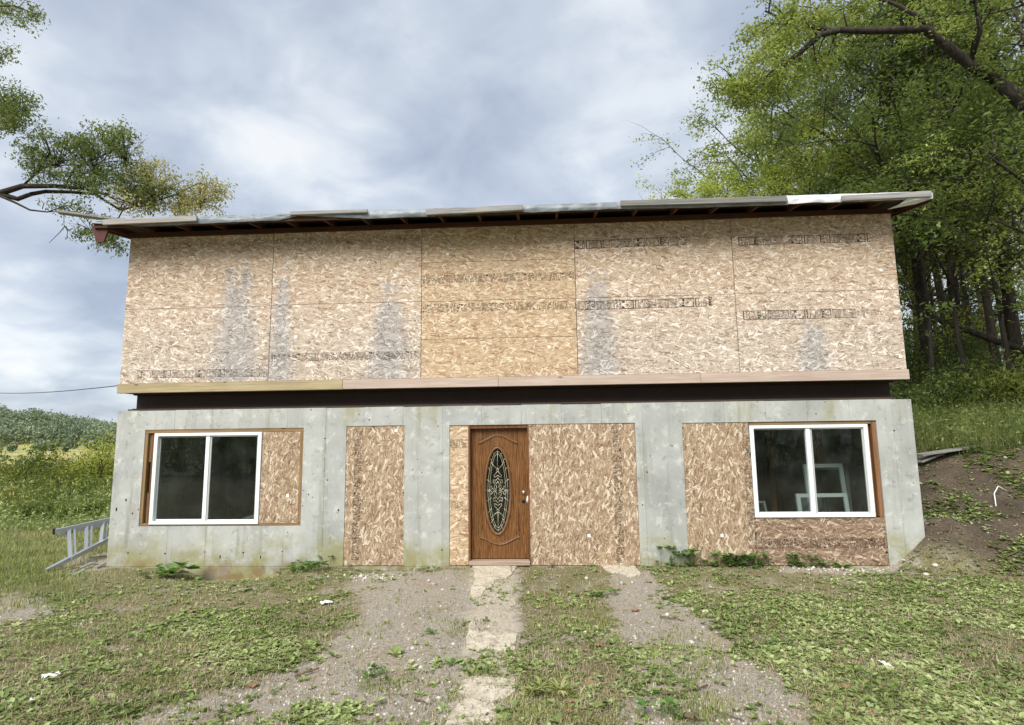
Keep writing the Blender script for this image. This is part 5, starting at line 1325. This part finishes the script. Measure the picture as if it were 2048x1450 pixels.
WEEDS = [('weed', 345, 1148, 5, .15, 'weed', 'largest broad leaved weed at the foot of the concrete below the left window', .2, 7, .13, .8),
         ('weed', 300, 1153, 5, .12, 'weed', 'broad leaved weed left of the largest one below the left window', .06, 3, .12, .7),
         ('weed', 395, 1155, 4, .13, 'weed', 'broad leaved weed right of the largest one below the left window', .08, 1, .02, .8),
         ('weed', 620, 1140, 6, .08, 'weed', 'dense green weeds against the concrete left of the narrow board panel', .16, 40, .26, .45),
         ('weed', 745, 1352, 6, .06, 'weed', 'bright green clump alone on the dirt left of the path', .07, 12, .08, .5),
         ('weed', 790, 1308, 8, .13, 'cover', 'grey green rosette with wide leaves above the bright clump', 0, 1, 0, .5),
         ('weed', 905, 1325, 6, .10, 'weed', 'small dark rosette on the dirt close left of the path', 0, 1, 0, .5),
         ('weed', 862, 1270, 7, .09, 'weed', 'green rosette on the dirt left of the second path slab', .04, 2, .04, .5),
         ('weed', 475, 1422, 8, .11, 'cover', 'pale plantain rosette on the gravel at the bottom left', 0, 1, 0, .55),
         ('weed', 755, 1408, 7, .07, 'cover', 'small pale weed on the dirt below the bright clump', .03, 1, 0, .5),
         ('weed', 1100, 1395, 9, .12, 'grass', 'yellowish grass tuft right of the lowest path slab', .06, 9, .09, .16),
         ('weed', 1215, 1420, 7, .12, 'cover', 'pale wide leaved weed at the bottom right of the path', 0, 2, .06, .5),
         ('weed', 1345, 1435, 7, .08, 'weed', 'dark green clump at the bottom between path and lawn', .10, 8, .07, .5),
         ('weed', 1555, 1288, 7, .07, 'weed', 'dark bushy weed in the right lawn next to the dirt track', .12, 14, .13, .4),
         ('weed', 1340, 1118, 7, .09, 'weed', 'dark leafy weed against the concrete pier left of the right opening', .26, 24, .13, .4),
         ('weed', 1470, 1130, 6, .09, 'weed', 'row of leafy weeds in front of the tall right board panel', .17, 44, .26, .55),
         ('weed', 1590, 1124, 6, .09, 'weed', 'leafy weeds below the right hand window', .16, 26, .22, .5),
         ('weed', 855, 1142, 6, .07, 'weed', 'green weeds at the foot of the concrete left of the door', .06, 9, .10, .35),
         ('weed', 1105, 1132, 6, .05, 'weed', 'small weed at the foot of the board right of the door', .05, 4, .05, .5),
         ('weed', 1540, 1420, 8, .12, 'cover', 'pale rosette at the bottom of the right lawn', .02, 2, .08, .5),
         ('weed', 1185, 1195, 7, .08, 'weed', 'green weeds on the dirt right of the door, in the middle strip', .04, 10, .16, .4),
         ('weed', 1150, 1240, 8, .10, 'cover', 'single star shaped rosette in the middle strip', 0, 1, 0, .45)]
for nm, u, v, k, sz, m, lab, tall, n, spr, asp in WEEDS: weed(nm, u, v, k+2, sz*(.62 if v > 1200 else .8), m, lab, tall, n, spr, None, asp)

# ---- litter, stones, sticks
def stone(u, v, s, label, m='stone_pale', z=-.03, cat='stone', name='stone'):
    s *= .68; g = G(u, v, z); mb = MB(); n = 10; rings = 5; V = []; F = []
    for i in range(rings+1):
        a = math.pi*i/rings
        for j in range(n): b = 2*math.pi*j/n; r = s*rnd.uniform(.75, 1.15); V.append((r*math.sin(a)*math.cos(b)*1.3, r*math.sin(a)*math.sin(b), r*math.cos(a)*.7))
    for i in range(rings):
        for j in range(n): F.append((i*n+j, (i+1)*n+j, (i+1)*n+(j+1) % n, i*n+(j+1) % n))
    o = MB().add(V, F, True).build(name, M[m]); o.location = (g[0], g[1], hz(g[0], g[1])+s*.3); o.rotation_euler = (0, 0, rnd.uniform(0, 6)); tag(o, label, cat)
for a_ in [(858, 1164, .035, 'pale round stone on the dirt left of the top path slab'), (868, 1171, .045, 'flat grey stone beside the pale round one', 'stone'), (1325, 1126, .07, 'angular pale stone in the weeds left of the right opening'),
           (1412, 1226, .05, 'pale stone at the edge of the right lawn'), (1384, 1286, .035, 'small white stone on the dirt track'), (1173, 1160, .045, 'white stone in the grass right of the door'),
           (1880-8, 1145, .06, 'upright pale stone at the foot of the bank'), (1852, 1152, .05, 'flat white stone at the foot of the bank'), (885, 1182, .03, 'small stone near the top path slab')]: stone(*a_)
def sheet(name, u, v, w, l, m, label, cat, z=-.03):
    g = G(u, v, z); n = 5; V = []; F = []
    for i in range(n):
        for j in range(n): V.append(((i/(n-1)-.5)*w*rnd.uniform(.85, 1.1), (j/(n-1)-.5)*l*rnd.uniform(.85, 1.1), rnd.uniform(0, .25)*w))
    for i in range(n-1):
        for j in range(n-1): F.append((i*n+j, (i+1)*n+j, (i+1)*n+j+1, i*n+j+1))
    o = MB().add(V, F).build(name, M[m]); o.location = (g[0], g[1], hz(g[0], g[1])+.012); o.rotation_euler = (0, 0, rnd.uniform(0, 6)); tag(o, label, cat)
    so_ = o.modifiers.new('thick', 'SOLIDIFY'); so_.thickness = .002
sheet('paper_scrap', 653, 1210, .13, .10, 'paper', 'crumpled white paper scrap on the left lawn', 'paper')
sheet('paper_scrap', 101, 1358, .12, .07, 'paper', 'white scrap on the grass near the left edge', 'paper')
sheet('paper_scrap', 66, 1404, .07, .05, 'paper', 'small white scrap in the bottom left corner', 'paper')
sheet('paper_scrap', 1770, 1334, .11, .05, 'paper', 'white scrap among the leaves of the right lawn', 'paper')
for (u, v, lab) in [(384, 1226, 'orange brown leaf standing on the left lawn'), (1197, 1295, 'dark curled leaf in the middle strip'), (1140, 1406, 'reddish leaf on the dirt right of the path'), (1180, 1370, 'tan leaf on the dirt right of the yellow tuft'), (1745, 1430, 'reddish brown leaf at the bottom of the right lawn'), (1690, 1375, 'tan leaf in the bare spot of the right lawn'), (1270, 1222, 'pale brown leaf at the top of the dirt track'), (1890, 1395, 'tan blade shaped leaf at the lower right'), (1136, 1426, 'curled brown leaf at the bottom, right of the path'), (508, 1372, 'rust coloured leaf on the gravel at the lower left')]:
    sheet('fallen_leaf', u, v, .085, .05, 'dry_leaf', lab, 'leaf')
def stick(u0, v0, u1, v1, r, label, m='twig', z=-.03, name='stick', cat='stick'):
    a, b = G(u0, v0, z), G(u1, v1, z); pt = []
    for i in range(6):
        f = i/5; p_ = a+(b-a)*f; pt.append((p_[0]+rnd.gauss(0, r*.8), p_[1]+rnd.gauss(0, r*.8), hz(p_[0], p_[1])+r+abs(rnd.gauss(0, r))))
    tag(MB().tube(pt, [r*(1-.5*i/5) for i in range(6)], 6).build(name, M[m]), label, cat)
for a_ in [(1325, 1395, 1415, 1378, .012, 'long grey stick on the dirt track right of the path'), (1370, 1440, 1395, 1450, .018, 'thick stick end at the bottom of the dirt track'), (830, 1396, 862, 1410, .008, 'thin dark stick left of the lowest path slab'),
           (592, 1352, 640, 1340, .013, 'short grey stick on the gravel at the left'), (480, 1296, 522, 1288, .008, 'dark stick on the left lawn'), (1320, 1236, 1372, 1242, .009, 'dark stick beside the right lawn'), (800, 1390, 818, 1386, .007, 'small stick at the lower left of the path'), (1430, 1422, 1490, 1446, .007, 'pale straw at the bottom of the dirt track')]: stick(*a_)
# bank: lumber on its crest, a white hose end, dead branch, roots
def on_bank(u, v):
    q = ray(u, v); t = 6.0/FPX
    for k in range(4000):
        p_ = C0+q*t
        if p_[2] <= hz(p_[0], p_[1]): break
        t += .02/FPX*4
    return p_
for (u0, v0, u1, v1, w, lab) in [(1836, 910, 1962, 912, .2, 'weathered plank lying at the top of the bank'), (1838, 924, 1905, 917, .12, 'shorter plank below the first at the top of the bank')]:
    a, b = P(u0, v0, 1.9), P(u1, v1, 2.2)
    za = max(a[2], hz(a[0], a[1])+.03); zb = max(b[2], hz(b[0], b[1])+.03)
    tag(MB().bar((a[0], a[1], za), (b[0], b[1], zb), w, .035).build('plank', M['grey_board'], None, .004), lab, 'plank')
pt = [on_bank(u, v) for u, v in ((1990, 1012), (1988, 1000), (1996, 988), (2012, 984))]
tag(MB().tube([tuple(q+np.array([0, -.02, h])) for q, h in zip(pt, (.0, .10, .12, .02))], .008, 8).build('hose_end', M['plastic']), 'white bent hose end sticking out of the bank', 'hose')
pt = [on_bank(u, v) for u, v in ((1890, 1092), (1906, 1050))]
tag(MB().tube([tuple(pt[0]), tuple((pt[0]+pt[1])/2+np.array([0, -.05, .08])), tuple(pt[1]+np.array([0, 0, .05]))], [.012, .010, .006], 6).build('dead_branch', M['twig']), 'thin dead branch standing out of the bank near the wall corner', 'branch')
for i, pl in enumerate([((1965, 1135), (1972, 1100), (1990, 1085)), ((2040, 1110), (2025, 1140), (2010, 1160)), ((1930, 1130), (1945, 1100), (1950, 1080)), ((1985, 1150), (2010, 1120), (2046, 1100))]):
    q = [on_bank(*a_) for a_ in pl]; lab = ['upper left of the four', 'at the right edge', 'nearest the house', 'longest, running to the right edge'][i]
    tag(MB().tube([tuple(p_+np.array([0, -.01, .015+.03*(k == 1)])) for k, p_ in enumerate(q)], [.010, .009, .005], 5).build('root', M['twig']), 'thin bare root in the loose soil of the bank, '+lab, 'root', 'bare roots in the bank')
a, b = G(1776, 1124, .0), G(1848, 1104, .10)
tag(MB().bar((a[0], a[1]-.05, hz(a[0], a[1])+.03), (b[0], b[1]-.05, hz(b[0], b[1])+.04), .12, .03).build('plank', M['grey_board']), 'short grey plank half buried at the right corner of the wall', 'plank')
# debris by the ladder
for i, (u, v, lab) in enumerate([(140, 1142, 'farthest left on the heap'), (165, 1138, 'in the middle of the heap'), (182, 1128, 'halfway up the heap'), (196, 1116, 'at the top of the heap'), (203, 1132, 'nearest the wall corner'), (158, 1148, 'lowest on the heap')]):
    pass; 
    g = G(u, v, -.03); s = rnd.uniform(.08, .2)
    o = MB().bar((-s, 0, 0), (s, 0, rnd.uniform(-.02, .05)), .05, .015).build('wood_scrap', M['grey_board'] if i % 3 else M['twig']); o.location = (g[0], g[1], hz(g[0], g[1])+.02); o.rotation_euler = (0, 0, rnd.uniform(0, 3)); tag(o, 'weathered wood scrap beside the ladder, '+lab, 'wood scrap', 'wood scraps beside the ladder')
# the fallen trunk caught across the wood
a, b = Vector(P(1815, 610, 9.6)), Vector(P(2060, 705, 7.6))
tag(MB().tube([a, a.lerp(b, .3)+Vector((0, 0, -.1)), a.lerp(b, .65)+Vector((0, 0, -.06)), b], [.05, .075, .09, .10], 7).build('fallen_tree', M['bark']), 'dark fallen trunk hanging slantwise across the wood at the right', 'fallen tree')
